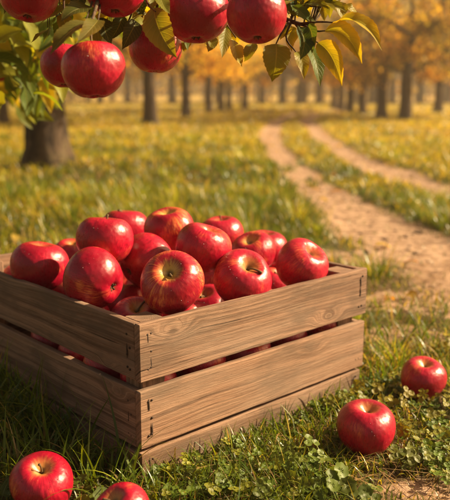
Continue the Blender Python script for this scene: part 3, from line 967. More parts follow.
# smaller leaves between and behind the apples, on their own short stalks
rl = np.random.default_rng(808)
for i in range(95):
    x0 = rl.choice([rl.uniform(30, 250), rl.uniform(262, 345)], p=[.62, .38])
    y0 = rl.uniform(-26, 30 if x0 < 250 else 8)
    t0 = rl.uniform(1.10, 1.22) if x0 < 262 else rl.uniform(1.03, 1.14)
    a = rl.normal(-math.pi / 2, .75)
    Lp = rl.uniform(15, 27)
    q0 = (x0, y0, t0); q1 = (x0 + math.cos(a) * Lp, y0 - math.sin(a) * Lp, t0 + rl.normal(0, .015))
    mid_ = ((q0[0] + q1[0]) / 2 + rl.normal(0, 1.5), (q0[1] + q1[1]) / 2 - 1.5, t0 - .012)
    if q1[1] > (58 if x0 < 250 else 34): continue
    V_, Q_, U_ = leaf_geo(rel(at(*q0)), rel(at(*mid_)), rel(at(*q1)), Lp * .52 / F * t0, camvec(rl.normal(0, .4), rl.uniform(.1, .7), .8), .35, nu=14, nv=3, seed=900 + i)
    c = np.array([GREEN_D, GREEN, OLIVE, YGREEN, (.34, .28, .02), YELLOW][rl.integers(6)]) * rl.uniform(.8, 1.2)
    leaves.add(V_, Q_, c, U_)
    k0 = np.argmin([np.linalg.norm(np.array(tuple(p_)) - np.array(tuple(rel(at(*q0))))) for p_ in mp])
    LEAFSTALK.append((mp[k0], rel(at(*q0))))
# the rest of the bough's leaves, beyond the frame's edge and behind the apples
mpw = np.array([tuple(p) for p in mp])
for i in range(80):
    k = rng.integers(0, 30)
    p = mpw[k] + rng.normal(0, .012, 3)
    d = norm(rng.normal(0, 1, 3) + np.array([.2, .4, -.1]))
    d[2] = abs(d[2]) * .7 + .05 if k > 14 else d[2]
    if k > 14: d = norm(d * np.array([1, 1, 1]) + np.array([0, .35, .6]))
    L = rng.uniform(.045, .08)
    q = p + norm(d) * rng.uniform(.01, .05)
    tip = q + norm(d + np.array([0, 0, -.25])) * L
    mid = (q + tip) / 2 + np.array([0, 0, .012])
    V_, Q_, U_ = leaf_geo(q, mid, tip, L * .5, rng.normal(0, .5, 3) + [0, -.2, 1], .35, nu=10, nv=2, seed=i)
    c = np.array([GREEN_D, GREEN, OLIVE, YGREEN][rng.integers(4)])
    leaves.add(V_, Q_, c * rng.uniform(.8, 1.2), U_)
leaves.build('leaves', M_LEAF, branch)
sk = MB()
for a_, b_ in LEAFSTALK:
    a_, b_ = np.array(tuple(a_)), np.array(tuple(b_))
    if np.linalg.norm(a_ - b_) < .16:
        sk.add(*tube(smooth_path([a_, (a_ + b_) / 2 + [0, 0, .01], b_], 7), np.linspace(.0012, .0006, 7), 5))
sk.build('twigs', M_TWIG, branch)

# ------------------------------------------------------------------ trees
def grow_tree(seed, height, trunk_r, crown_base, crown_r, n_leaf, leaf, palette, limbs=6, seg=10, lean=(0, 0), clump=.33, nclump=60, low=0.0, shape=(1, 1)):
    """returns (trunk MB, crown MB) about the origin. Leaves sit in clumps around the twigs."""
    r = np.random.default_rng(seed)
    tb, cb = MB(), MB()
    top = np.array([lean[0] * height, lean[1] * height, height * .80])
    P = [np.array([0, 0, -.08]), np.array([0, 0, .05]), np.array([lean[0] * .2, lean[1] * .2, crown_base * .5]),
         np.array([lean[0] * crown_base, lean[1] * crown_base, crown_base]), top * .62 + r.normal(0, .06, 3), top]
    sp_ = smooth_path(P, 26)
    hz = np.array([p[2] for p in sp_])
    rad = trunk_r * np.interp(hz, [-.1, .0, .12, .35, crown_base, height * .5, height * .8], [1.75, 1.5, 1.2, 1.03, .90, .5, .12])
    V, Qq = tube(sp_, rad, seg * 2, rough=.06)
    # buttressed foot and furrows
    ang = np.arctan2(V[:, 1], V[:, 0])
    fl = np.exp(-np.clip(V[:, 2], 0, 9) / .16)
    ph = r.random() * 6
    k = 1 + fl * .16 * np.cos(5 * ang + ph) + .03 * np.cos(9 * ang + V[:, 2] * 3) + .03 * np.cos(4 * ang + V[:, 2] * 2)
    V[:, 0] *= k; V[:, 1] *= k
    tb.add(V, Qq)
    cc = np.array([top[0] * .6, top[1] * .6, crown_base + (height - crown_base) * .48])
    vr = (height - crown_base) * .55
    centers = []
    for i in range(limbs):
        a = i / limbs * 6.283 + r.normal(0, .3)
        zz = crown_base * (.88 + .1 * r.random()) + (height - crown_base) * .45 * (i % 3) / 3
        base = np.array([lean[0] * zz, lean[1] * zz, zz])
        L = crown_r * r.uniform(.75, 1.05)
        drop = -low * (1 if i % 3 == 0 else .3)
        end = base + np.array([math.cos(a) * L, math.sin(a) * L, L * r.uniform(.15, .7) + drop])
        mid = base + (end - base) * .5 + np.array([0, 0, L * .12])
        pp = smooth_path([base, mid, end], 10)
        tb.add(*tube(pp, np.linspace(trunk_r * .45, trunk_r * .07, 10), 7, rough=.1))
        for j in range(3):
            b0 = pp[3 + 2 * j]
            a2 = a + r.choice([-1, 1]) * r.uniform(.5, 1.1)
            L2 = L * r.uniform(.3, .55)
            e2 = b0 + np.array([math.cos(a2) * L2, math.sin(a2) * L2, L2 * r.uniform(-.3, .8)])
            p2 = smooth_path([b0, (b0 + e2) / 2 + np.array([0, 0, .05 * L2]), e2], 6)
            tb.add(*tube(p2, np.linspace(trunk_r * .16, trunk_r * .03, 6), 5))
            centers += [e2, (b0 + e2) / 2]
        centers += [end, pp[6]]
    while len(centers) < nclump:
        d = norm(r.normal(0, 1, 3))
        q = cc + d * np.array([crown_r, crown_r, vr]) * r.uniform(.45, 1.0)
        if q[2] < crown_base * .9 - low: continue
        centers.append(q)
    centers = np.array(centers[:nclump] if len(centers) > nclump else centers)
    per = r.dirichlet(np.ones(len(centers)) * 3) * n_leaf
    CC = np.repeat(np.arange(len(centers)), np.maximum(1, per.astype(int)))
    n = len(CC)
    csize = r.uniform(.6, 1.3, len(centers)) * clump
    off = norm(r.normal(0, 1, (n, 3))) * (r.random((n, 1)) ** .5) * csize[CC][:, None] * np.array([1.15, 1.15, .75])
    C = centers[CC] + off
    C[:, 2] = np.maximum(C[:, 2], crown_base * .62 - low)
    d1 = norm(r.normal(0, 1, (n, 3)) + [0, 0, -.35])
    nn = norm(r.normal(0, .8, (n, 3)) + [0, 0, .8])
    sd = norm(np.cross(d1, nn))
    nn = np.cross(sd, d1)
    s = leaf * r.uniform(.6, 1.35, (n, 1))
    # a folded diamond: two quads
    base, tip = C, C + d1 * s
    m1 = C + d1 * s * .45
    lft, rgt = m1 + sd * s * .30 + nn * s * .10, m1 - sd * s * .30 + nn * s * .10
    V = np.stack([base, lft, tip, rgt, m1 - nn * s * .02], 1).reshape(-1, 3)
    i0 = np.arange(n) * 5
    Qq = np.vstack([np.stack([i0, i0 + 4, i0 + 2, i0 + 1], 1), np.stack([i0, i0 + 3, i0 + 2, i0 + 4], 1)])
    pal = np.array(palette)
    cm = r.integers(0, len(pal), len(centers))
    pick = np.where(r.random(n) < .6, cm[CC], r.integers(0, len(pal), n))
    col = pal[pick] * r.uniform(.7, 1.3, (n, 1))
    cb.add(V, Qq, np.repeat(col, 5, 0))
    return tb, cb


PAL_OR = [(.34, .22, .04), (.56, .37, .055), (.16, .115, .025), (.12, .11, .02), (.20, .17, .026), (.60, .44, .06), (.15, .14, .022), (.52, .30, .05), (.24, .21, .03)]
PAL_YE = [(.66, .48, .05), (.58, .38, .04), (.30, .27, .03), (.72, .55, .07)]
PAL_MX = [(.30, .24, .04), (.15, .13, .022), (.18, .16, .03), (.56, .43, .055), (.12, .12, .022), (.52, .30, .05)]

PROTO_T = []


def tree_proto(i, *a, bark=M_BARKF, **k):
    tb, cb = grow_tree(*a, **k)
    t = tb.build('trunk', bark); c = cb.build('crown', M_CROWN)
    d = (t.data, c.data)
    bpy.data.objects.remove(t); bpy.data.objects.remove(c)
    return d


TP = [
    tree_proto(0, 301, 3.7, .125, 1.05, 1.65, 5600, .115, PAL_OR, nclump=110, clump=.34, low=.25),
    tree_proto(1, 302, 3.6, .120, 1.00, 1.6, 5600, .115, PAL_MX, nclump=110, clump=.34, low=.20),
    tree_proto(2, 303, 3.6, .110, 1.10, 1.6, 5200, .115, PAL_YE, nclump=100, clump=.40, low=.20),
    tree_proto(3, 304, 3.9, .130, 1.15, 1.7, 5800, .115, PAL_OR, nclump=110, clump=.38, low=.30),
]


def tree(kind, px, py, label, group, scale=1.0, rz=0.0, name='orchard_tree', trunk_w=None):
    g = ground_at(px, py)
    g.z = float(terrain(g.x, g.y))
    o = empty(name, g, rz)
    o.scale = (scale,) * 3
    for nm, me in zip(('trunk', 'crown'), TP[kind]):
        link(bpy.data.objects.new(nm, me), o)
    return tag(o, label, 'tree', group)


GR = 'orchard trees along the right side of the track'
GL = 'orchard trees in the row left of the track'
tree(0, 405, 121, 'thick dark trunked orange tree nearest the camera right of the track', GR, 1.0, .3)
tree(3, 381, 118, 'second tree of the right row, its trunk just left of the nearest one', GR, .95, 2.1)
tree(1, 362, 114.5, 'third tree of the right row, thin dark trunk', GR, .95, 4.0)
tree(3, 350, 112, 'fourth tree of the right row, paler in the haze', GR, .95, 5.1)
tree(0, 341, 110.3, 'fifth tree of the right row, at the far bend of the track', GR, .95, 1.1)
tree(1, 334, 108.8, 'last tree of the right row before the wood', GR, 1.0, 3.3)
tree(1, 150, 126, 'bare stemmed tree behind the drooping leaf, thickest trunk of the left row', GL, 1.0, 1.0)
tree(2, 186, 118, 'yellow leaved tree with a slim trunk next along the left row', GL, 1.0, 2.5)
tree(2, 209, 113.5, 'bright yellow tree third from the near end of the left row', GL, 1.0, 4.2)
tree(2, 221, 111.7, 'golden tree fourth along the left row', GL, .95, .4)
tree(2, 229, 110.3, 'golden tree fifth along the left row', GL, .95, 5.4)
tree(0, 245, 108.6, 'orange tree at the far end of the left row', GL, 1.0, 2.0)
tree(1, 2, 127, 'dark slim tree beside the left photo edge behind the big trunk', GL, .95, 3.0)
tree(3, 438, 112.5, 'orange tree back right with its trunk close to the frame edge', GR, 1.05, .9)
tree(1, 480, 117, 'orange brown tree just outside the right edge, crown reaching in', GR, 1.1, 4.4)
tree(3, -60, 118, 'tree standing beyond the left edge behind the big trunk', GL, 1.0, 2.9)
GB = 'trees of the far wood edge behind the meadow'
ff = [(8, 0), (62, 3), (100, 1), (128, 3), (172, 0), (262, 1), (282, 3), (300, 0), (318, 1), (372, 0), (392, 3), (420, 1), (447, 0), (-40, 3), (480, 0), (520, 1)]
for i, (x, k) in enumerate(ff):
    y = 103.2 + 1.6 * ((i * 7) % 5) / 5
    tree(k, x, y, 'hazy brown tree in the far wood edge across the meadow', GB, 1.5 + .4 * rng.random(), rng.random() * 6, name='woodland_tree')

# far-off wood: reads as one mass
tb, cb = MB(), MB()
n = 34000
ang = rng.uniform(-.62, .62, n)
dist = rng.uniform(58, 84, n)
hgt = (rng.random(n) ** .8) * (7 + 4 * vnoise(ang * 30, ang * 0, 5))
C = np.stack([np.sin(ang) * dist, np.cos(ang) * dist, hgt], -1)
d1 = norm(rng.normal(0, 1, (n, 3))); d2 = norm(np.cross(d1, rng.normal(0, 1, (n, 3))))
s = rng.uniform(.2, .45, (n, 1))
V = np.stack([C, C + d1 * s * .5 + d2 * s * .3, C + d1 * s, C + d1 * s * .5 - d2 * s * .3], 1).reshape(-1, 3)
pal = np.array(PAL_OR + PAL_MX)
wcol = pal[rng.integers(0, len(pal), n)]
cb.add(V, np.arange(n * 4).reshape(-1, 4), np.repeat(wcol, 4, 0))
for i in range(110):
    a = rng.uniform(-.6, .6); d = rng.uniform(52, 80)
    x, y = math.sin(a) * d, math.cos(a) * d
    V_, Q_ = tube([(x, y, -.2), (x + rng.normal(0, .1), y, 3), (x + rng.normal(0, .3), y, 7)], [.13, .11, .06], 6)
    cb.add(V_, Q_, (.09, .055, .035))
o = cb.build('far_wood', M_CROWN)
tag(o, 'hazy mass of autumn woodland closing off the far side of the meadow', 'woodland', kind='stuff')

# the near tree with the thick trunk at the left
ng = ground_at(48, 173)
ng.z = float(terrain(ng.x, ng.y))
near = empty('apple_tree', ng)
tag(near, 'old apple tree with thick furrowed trunk standing in the grass behind the crate', 'tree', None)
tb, cb = grow_tree(401, 4.6, .135, 1.25, 2.0, 16000, .085, [(.10, .10, .014), (.20, .17, .018), (.34, .24, .02), (.45, .28, .02), (.06, .08, .012)], limbs=7, seg=14, nclump=120, clump=.34)
# the branch that reaches toward the camera
L0 = lambda x, y, t: at(x, y, t) - ng
bl = smooth_path([Vector((-.05, -.1, 1.0)), L0(-30, 10, 4.2), L0(-20, 30, 3.0), L0(8, 44, 2.3), L0(40, 62, 1.9)], 16)
tb.add(*tube(bl, np.linspace(.045, .006, 16), 8, rough=.1))
bl2 = smooth_path([bl[9], L0(-6, 66, 2.2), L0(18, 84, 1.9)], 8)
tb.add(*tube(bl2, np.linspace(.014, .004, 8), 6))
tb.build('trunk', M_BARK, near)
cb.build('crown', M_CROWN, near)
lf = MB()
for i in range(680):
    if i < 620:
        # clustered in the picture region the photograph shows, at 2.5-3.6 m
        while True:
            x, y = rng.uniform(-60, 74), rng.uniform(-60, 112)
            lim = 112 if 20 < x < 52 else (96 if x < 20 else 84)
            if y < lim and not (x > 40 and y > 92): break
        if x < 20 and y > 90 and rng.random() < .7: continue
        if rng.random() < .25: x, y = rng.uniform(-20, 64), rng.uniform(-20, 50)
        t = rng.uniform(1.55, 2.7)
    else:
        x, y, t = rng.uniform(60, 165), rng.uniform(-40, 34), rng.uniform(2.4, 3.6)
    p = np.array(tuple(L0(x, y, t)))
    d = norm(rng.normal(0, .6, 3) + np.array([.25, -.1, -.75]))
    L = rng.uniform(.058, .085)
    V_, Q_, U_ = leaf_geo(p, p + d * L * .5 + norm(rng.normal(0, 1, 3)) * .01, p + d * L + np.array([0, 0, -.01]), L * .52, rng.normal(0, .5, 3) + [.2, -.7, .4], .3, nu=8, nv=2, seed=i)
    c = np.array([(.08, .125, .014), (.12, .165, .016), (.16, .19, .018), (.26, .26, .02), YELLOW, (.24, .24, .02), (.09, .13, .012)][rng.integers(7)])
    lf.add(V_, Q_, c * rng.uniform(.8, 1.25), U_)
lf.build('low_leaves', M_LEAF, near)
apple(at(-2, 72, 2.0), .030, (0, 0, 1), 'blurred red apple just at the left edge among the leaves of the big tree', 'apples on the near tree', .3)
apple(at(64, 66, 1.30), .040, camvec(0, 1, 0), 'mostly hidden apple right behind the lowest hanging one', 'apples hanging from the bough', .1)

# ------------------------------------------------------------------ grass
def blades(name_seed, P, Hgt, Wd, col_r, col_t, nseg, curl, az=None):
    "ribbon blades rooted at P (n,3)"
    r = np.random.default_rng(name_seed)
    n = len(P)
    az = r.uniform(0, 2 * math.pi, n) if az is None else az
    d = np.stack([np.cos(az), np.sin(az), np.zeros(n)], -1)
    fa = az + math.pi / 2 + r.normal(0, .5, n)
    side = np.stack([np.cos(fa), np.sin(fa), np.zeros(n)], -1)
    lean = r.uniform(.05, .5, n) * curl
    bend = r.uniform(.1, 1.0, n) * curl * 1.5
    s = np.linspace(0, 1, nseg + 1)
    rows = []
    th0 = lean
    pos = P.copy()
    step = Hgt / nseg
    for k in range(nseg + 1):
        w = Wd * (1 - s[k] ** 1.6) * (.75 + .6 * s[k] * (1 - s[k]) * 2)
        if k == nseg: w = Wd * .04
        rows += [pos - side * (w * .5)[:, None], pos + side * (w * .5)[:, None]]
        th = th0 + bend * s[k] * 1.4
        pos = pos + (d * np.sin(th)[:, None] + np.array([0, 0, 1.0]) * np.cos(th)[:, None]) * step[:, None]
    V = np.stack(rows, 1)                     # n, 2(nseg+1), 3
    m = 2 * (nseg + 1)
    base = (np.arange(n) * m)[:, None]
    q = np.array([[2 * k, 2 * k + 1, 2 * k + 3, 2 * k + 2] for k in range(nseg)])
    Q = (base[:, None, :] + q[None]).reshape(-1, 4)
    tt = np.repeat(s, 2)[None, :, None]
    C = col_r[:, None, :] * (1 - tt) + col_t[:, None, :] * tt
    return V.reshape(-1, 3), Q, C.reshape(-1, 3)


def scatter(r0, r1, dens, half, r):
    "points on an annular sector in front of the camera"
    area = half * (r1 * r1 - r0 * r0)
    n = int(area * dens)
    rr = np.sqrt(r.uniform(r0 * r0, r1 * r1, n))
    a = r.uniform(-half, half, n)
    return rr * np.sin(a), rr * np.cos(a)


AP = [(a[1][0], a[1][1], a[2]) for a in APPLES if a[1][2] < 0.06 and not in_crate(a[1][0], a[1][1])]


def grass_zone(seed, r0, r1, dens, half, hgt, wd, nseg, curl=1.0):
    r = np.random.default_rng(seed)
    x, y = scatter(r0, r1, dens, half, r)
    m = path_mask(x, y)
    clump = vnoise(x * 5 + 40, y * 5 + 40, 21) * .6 + vnoise(x * 14, y * 14, 22) * .4
    keep = (r.random(len(x)) > m * .965) & (r.random(len(x)) < .35 + clump * 1.1)
    keep &= ~in_crate(x, y, 0.002)
    for ax, ay, ar in AP:
        keep &= np.hypot(x - ax, y - ay) > ar * .62
    x, y, m, clump = x[keep], y[keep], m[keep], clump[keep]
    n = len(x)
    h = hgt * (.30 + 1.25 * clump) * r.uniform(.45, 1.3, n) * (1 - .6 * m)
    # the sward is long at the left of the crate, short and matted at its right
    near = np.clip((3.2 - np.hypot(x, y)) / 1.6, 0, 1)
    rightness = np.clip((x - .02) / .35, 0, 1) * near
    h *= 1 - .45 * rightness
    # trodden short in front of the crate's right-hand face
    qv = (x - C0.x) * EY.x + (y - C0.y) * EY.y
    qu = (x - C0.x) * EX.x + (y - C0.y) * EX.y
    h *= 1 - .5 * (qv < 0) * (qv > -.07) * (qu > -.05) * (qu < LX + .03) * (r1 < 3)
    h *= 1 - .55 * (qu < 0) * (qu > -.10) * (qv > -.05) * (qv < .22) * (r1 < 3)
    for ax, ay, ar in AP:
        dx, dy = x - ax, ay - y
        w = np.exp(-(dx / (ar * 1.3)) ** 2) * (dy > -ar) * np.exp(-np.clip(dy - ar, 0, 9) / .10)
        h *= 1 - .48 * w
    P = np.stack([x, y, terrain(x, y) - .003], -1)
    # colours: green, yellow green, straw
    dist = np.hypot(x, y)
    dry = np.clip((dist - 3.0) / 5.5, 0, 1) * .56 + rightness * .22 + .08 + (vnoise(x * 1.3, y * 1.3, 31) - .5) * .7 + (vnoise(x * 4, y * 4, 32) - .5) * .6  # golden share grows with distance and rightward: the yellow glow painted into blade colour
    dry = np.clip(dry, .05, .92)
    u = r.random(n)
    g = np.array([.075, .115, .010]); yg = np.array([.220, .235, .014]); gold = np.array([.46, .38, .028]); st = np.array([.40, .27, .11])
    c = np.where((u < dry)[:, None], yg, g)
    c = np.where((u < dry * .66)[:, None], gold, c)
    c = np.where((r.random(n) < .10)[:, None], st, c)
    c = c * r.uniform(.7, 1.3, (n, 1))
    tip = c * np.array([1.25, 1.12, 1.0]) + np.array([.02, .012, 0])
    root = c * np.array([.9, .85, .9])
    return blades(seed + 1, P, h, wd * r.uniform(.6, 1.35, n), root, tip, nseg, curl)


G = MB()
G.add(*grass_zone(501, .72, 1.9, 16000, .40, .060, .0026, 5, 1.3))
G.add(*grass_zone(502, 1.9, 4.0, 7500, .34, .075, .0040, 4, 1.3))
G.add(*grass_zone(503, 4.0, 9.0, 2300, .32, .075, .0075, 3, 1.2))
G.add(*grass_zone(504, 9.0, 20.0, 420, .31, .075, .017, 2, 1.2))
G.add(*grass_zone(505, 20.0, 55.0, 50, .33, .09, .045, 2, 1.0))
# tussocks: blades fanning out of shared roots


def tussocks(seed, r0, r1, dens, half, per, hgt, wd, nseg):
    r = np.random.default_rng(seed)
    x, y = scatter(r0, r1, dens, half, r)
    m = path_mask(x, y)
    k = (m < .10) & ~in_crate(x, y, .03) & (vnoise(x * 1.1 + 5, y * 1.1, 51) > .35)
    for ax, ay, ar in AP:
        k &= ~((np.abs(x - ax) < ar * 1.6) & (y < ay + ar) & (y > ay - .35))
    x, y = x[k], y[k]
    if r1 > 4.3:
        for (hx, hy, nn_) in ((190, 152, 26), (172, 142, 16), (236, 172, 20), (118, 165, 18), (255, 190, 14), (30, 205, 14)):
            gq = ground_at(hx, hy)
            if r0 < math.hypot(gq.x, gq.y) < r1 or (r0 < 5 and math.hypot(gq.x, gq.y) < r1):
                x = np.concatenate([x, gq.x + r.normal(0, .16, nn_)]); y = np.concatenate([y, gq.y + r.normal(0, .35, nn_)])
    nt_ = len(x)
    size = r.uniform(.55, 1.35, nt_)
    T_ = np.repeat(np.arange(nt_), per)
    n = len(T_)
    az = r.uniform(0, 2 * math.pi, n)
    q = np.abs(r.normal(0, .28, n)) * hgt * size[T_]
    px_, py_ = x[T_] + np.cos(az) * q, y[T_] + np.sin(az) * q
    k = ~in_crate(px_, py_, .003)
    T_, az, px_, py_ = T_[k], az[k], px_[k], py_[k]
    n = len(T_)
    dry = np.clip((np.hypot(x, y) - 3.5) / 7, 0, 1) * .6 + (r.random(nt_) - .5) * .5  # tussocks also turn golden with distance, glow put into their colour
    tc_ = np.where((r.random(nt_) < dry)[:, None], np.array([[.44, .37, .028]]), np.where((r.random(nt_) < .45)[:, None], np.array([[.23, .25, .016]]), np.array([[.095, .140, .012]])))
    c = tc_[T_] * r.uniform(.75, 1.3, (n, 1))
    c = np.where((r.random(n) < .10)[:, None], np.array([[.40, .27, .11]]), c)
    P = np.stack([px_, py_, terrain(px_, py_) - .004], -1)
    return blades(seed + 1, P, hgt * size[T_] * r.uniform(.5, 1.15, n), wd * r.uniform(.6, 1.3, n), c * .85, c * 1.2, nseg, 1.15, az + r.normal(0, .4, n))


G.add(*tussocks(517, 1.25, 2.2, 40, .34, 34, .085, .0032, 5))
G.add(*tussocks(511, 1.7, 4.2, 62, .34, 46, .125, .0042, 5))
G.add(*tussocks(513, 4.2, 9.5, 13, .32, 36, .115, .0075, 4))
G.add(*tussocks(515, 9.5, 22, 1.6, .31, 26, .11, .017, 3))
# short fine mat close up
G.add(*grass_zone(506, .72, 1.8, 12000, .40, .026, .0019, 3, 2.2))
# dead straw lying on the soil
r = np.random.default_rng(77)
x, y = scatter(.72, 2.6, 2600, .40, r)
k = ~in_crate(x, y, 0.0)
x, y = x[k], y[k]
n = len(x)
P = np.stack([x, y, terrain(x, y) + r.uniform(.001, .014, n)], -1)
az = r.uniform(0, 6.283, n)
c = np.array([.33, .21, .095]) * r.uniform(.45, 1.35, (n, 1))
V, Q, C = blades(78, P, r.uniform(.03, .085, n), r.uniform(.0012, .0026, n), c, c * 1.1, 5, 1.0, az)
# lay them down: swap most of the height for run
base = np.repeat(P, 12, 0)
dz = V[:, 2] - base[:, 2]
run = np.stack([np.cos(az), np.sin(az)], -1)
V[:, :2] += np.repeat(run, 12, 0) * dz[:, None] * .8
V[:, 2] = base[:, 2] + dz * .14 + .002
G.add(V, Q, C)
# long arching blades: against the left face of the crate and along the right one
r = np.random.default_rng(91)
pp, hh, ww = [], [], []
for i in range(800):
    v = r.uniform(-.02, LY + .1)
    if v < .17 and r.random() < .75: continue
    v = v; q = r.exponential(.05) + .006
    p = C0 - EX * q + EY * v
    pp.append((p.x, p.y)); hh.append(r.uniform(.06, .15) * (1.1 - .4 * (q > .1))); ww.append(r.uniform(.0028, .0055))
for i in range(620):
    u = r.uniform(-.03, LX + .05); q = r.exponential(.03) + .005
    p = C0 - EY * q + EX * u
    if u < .16 and r.random() < .6: continue
    pp.append((p.x, p.y)); hh.append(r.uniform(.025, .07)); ww.append(r.uniform(.0022, .0042))
for i in range(1500):
    g = ground_at(r.uniform(120, 350), r.uniform(425, 520))
    pp.append((g.x, g.y)); hh.append(r.uniform(.025, .062)); ww.append(r.uniform(.0020, .0040))
for i in range(700):
    g = ground_at(r.uniform(330, 460), r.uniform(385, 470))
    pp.append((g.x, g.y)); hh.append(r.uniform(.020, .050)); ww.append(r.uniform(.0018, .0034))
for i in range(420):
    g = ground_at(r.uniform(0, 130), r.uniform(400, 500))
    if in_crate(g.x, g.y): continue
    pp.append((g.x, g.y)); hh.append(r.uniform(.05, .115)); ww.append(r.uniform(.0026, .005))
for i in range(500):
    g = ground_at(r.uniform(355, 460), r.uniform(300, 395))
    pp.append((g.x, g.y)); hh.append(r.uniform(.04, .085)); ww.append(r.uniform(.0026, .0048))
pp = np.array(pp); hh = np.array(hh); ww = np.array(ww)
k = ~in_crate(pp[:, 0], pp[:, 1], .003)
for ax, ay, ar in AP:
    k &= np.hypot(pp[:, 0] - ax, pp[:, 1] - ay) > ar * 1.0
    w = np.exp(-((pp[:, 0] - ax) / (ar * 1.2)) ** 2) * (ay > pp[:, 1])
    hh *= 1 - .5 * w
pp, hh, ww = pp[k], hh[k], ww[k]
n = len(pp)
c = np.array([[.065, .110, .010], [.12, .165, .012], [.20, .22, .016], [.34, .24, .09]])[r.choice(4, n, p=[.4, .34, .18, .08])] * r.uniform(.8, 1.25, (n, 1))
az = r.uniform(0, 6.283, n)
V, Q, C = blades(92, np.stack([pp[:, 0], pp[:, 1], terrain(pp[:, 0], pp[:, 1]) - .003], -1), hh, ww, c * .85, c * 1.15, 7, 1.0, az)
G.add(V, Q, C)
gr = G.build('grass', M_GRASS)
tag(gr, 'green and golden meadow grass with dry straw in it', 'grass', kind='stuff')
print('grass verts', len(gr.data.vertices))

# ------------------------------------------------------------------ broad-leaved weeds
def disc_leaf(c, rad, nrm, lob, seed, heart=.35):
    r = np.random.default_rng(seed)
    nrm = norm(np.array(tuple(nrm), float))
    a0 = norm(np.cross(nrm, r.normal(0, 1, 3)))
    b0 = np.cross(nrm, a0)
    m = 18
    th = np.linspace(0, 2 * math.pi, m, endpoint=False)
    out = rad * (1 + lob * .10 * np.cos(th * 7) - heart * np.exp(-((th - math.pi) / .35) ** 2))
    rings = []
    for f in (.12, .5, .8, 1.0):
        cup = (f * f) * rad * .16 + (f ** 2) * rad * .09 * np.sin(3 * th + r.random() * 6)
        rings.append(c + (np.cos(th) * out * f)[:, None] * a0 + (np.sin(th) * out * f)[:, None] * b0 + cup[:, None] * nrm)
    V = np.vstack(rings)
    Q = []
    for i in range(3):
        for j in range(m):
            k = (j + 1) % m
            Q.append((i * m + j, i * m + k, (i + 1) * m + k, (i + 1) * m + j))
    V = np.vstack([V, c])
    for j in range(0, m, 2):
        Q.append((j, (j + 1) % m, (j + 2) % m, len(V) - 1))
    return V, np.array(Q)


def weed(px, py, n, spread, rad, hgt, label, seed, col=(.085, .125, .016), trefoil=False):
    r = np.random.default_rng(seed)
    g = ground_at(px, py, hgt * .6)
    loc = Vector((g.x, g.y, float(terrain(g.x, g.y))))
    o = empty('weed_plant', loc)
    tag(o, label, 'plant', 'low broad leaved weeds in the grass')
    lv, st = MB(), MB()
    for i in range(n):
        a = r.uniform(0, 6.283); q = spread * math.sqrt(r.random())
        top = np.array([math.cos(a) * q, math.sin(a) * q, hgt * r.uniform(.45, 1.15)])
        wx, wy = loc.x + top[0], loc.y + top[1]
        if in_crate(np.array(wx), np.array(wy), rad): continue
        if any(math.hypot(wx - ax, wy - ay) < ar + rad * .5 for ax, ay, ar in AP): continue
        nr = norm(np.array([math.cos(a) * .5, math.sin(a) * .5 - .35, 1]) + r.normal(0, .25, 3))
        c = np.array(col) * r.uniform(.7, 1.35) * (1, 1, 1) + np.array([.04, .02, 0]) * r.random()
        rr = rad * r.uniform(.6, 1.2)
        if trefoil:
            a1 = norm(np.cross(nr, [1, .2, .1])); b1 = np.cross(nr, a1)
            for k in range(3):
                th = k * 2.094 + r.random() * .3
                cc = top + (a1 * math.cos(th) + b1 * math.sin(th)) * rr * .62
                V_, Q_ = disc_leaf(cc, rr * .55, nr + r.normal(0, .12, 3), .3, seed * 50 + i * 3 + k, .2)
                lv.add(V_, Q_, c)
        else:
            V_, Q_ = disc_leaf(top, rr, nr, 1.0, seed * 50 + i)
            lv.add(V_, Q_, c)
        st.add(*tube(smooth_path([(top[0] * .3, top[1] * .3, -.004), (top[0] * .6, top[1] * .6, top[2] * .6), top], 6), np.full(6, .0007), 5), (.12, .13, .03))
    if lv.n:
        lv.build('leaves', M_WEED, o)
        st.build('stem', M_WEED, o)


weed(6, 424, 3, .012, .017, .035, 'single round-leaved weed at the left edge below the crate', 1, (.06, .10, .014))
weed(96, 492, 9, .035, .012, .030, 'broad leaves left of the apple at the bottom edge', 2, (.10, .14, .018))
weed(300, 452, 10, .040, .012, .042, 'pale green weed before the middle of the right crate face', 3, (.11, .15, .02), True)
weed(318, 476, 14, .045, .0105, .035, 'weed with scalloped leaves between crate and the round apple', 4, (.10, .14, .018))
weed(352, 486, 10, .040, .012, .030, 'low weed straight below the round apple', 5, (.09, .12, .016))
weed(400, 450, 14, .05, .011, .028, 'clover patch touching the right side of the round apple', 6, (.12, .14, .018), True)
weed(418, 425, 12, .05, .010, .030, 'clover between the round apple and the frame edge', 7, (.16, .16, .018), True)
weed(385, 392, 16, .06, .010, .036, 'sunlit yellowish weed in front of the farther fallen apple', 8, (.24, .20, .018), True)
weed(340, 400, 10, .04, .010, .035, 'small weed at the bottom of the far end of the crate', 9, (.14, .15, .018), True)
weed(250, 492, 10, .04, .011, .032, 'low weed at the bottom edge left of the scalloped one', 10, (.08, .11, .014), True)
weed(438, 405, 12, .05, .010, .030, 'yellow green clover below the farther fallen apple', 11, (.20, .18, .018), True)
weed(10, 490, 8, .04, .012, .030, 'dull weed in the bottom left corner', 12, (.06, .09, .014))
weed(205, 478, 8, .04, .010, .030, 'tiny clover below the crate between grass blades', 13, (.09, .12, .014), True)
weed(440, 345, 14, .07, .011, .035, 'golden weed at the right edge behind the farther apple', 14, (.28, .22, .02), True)

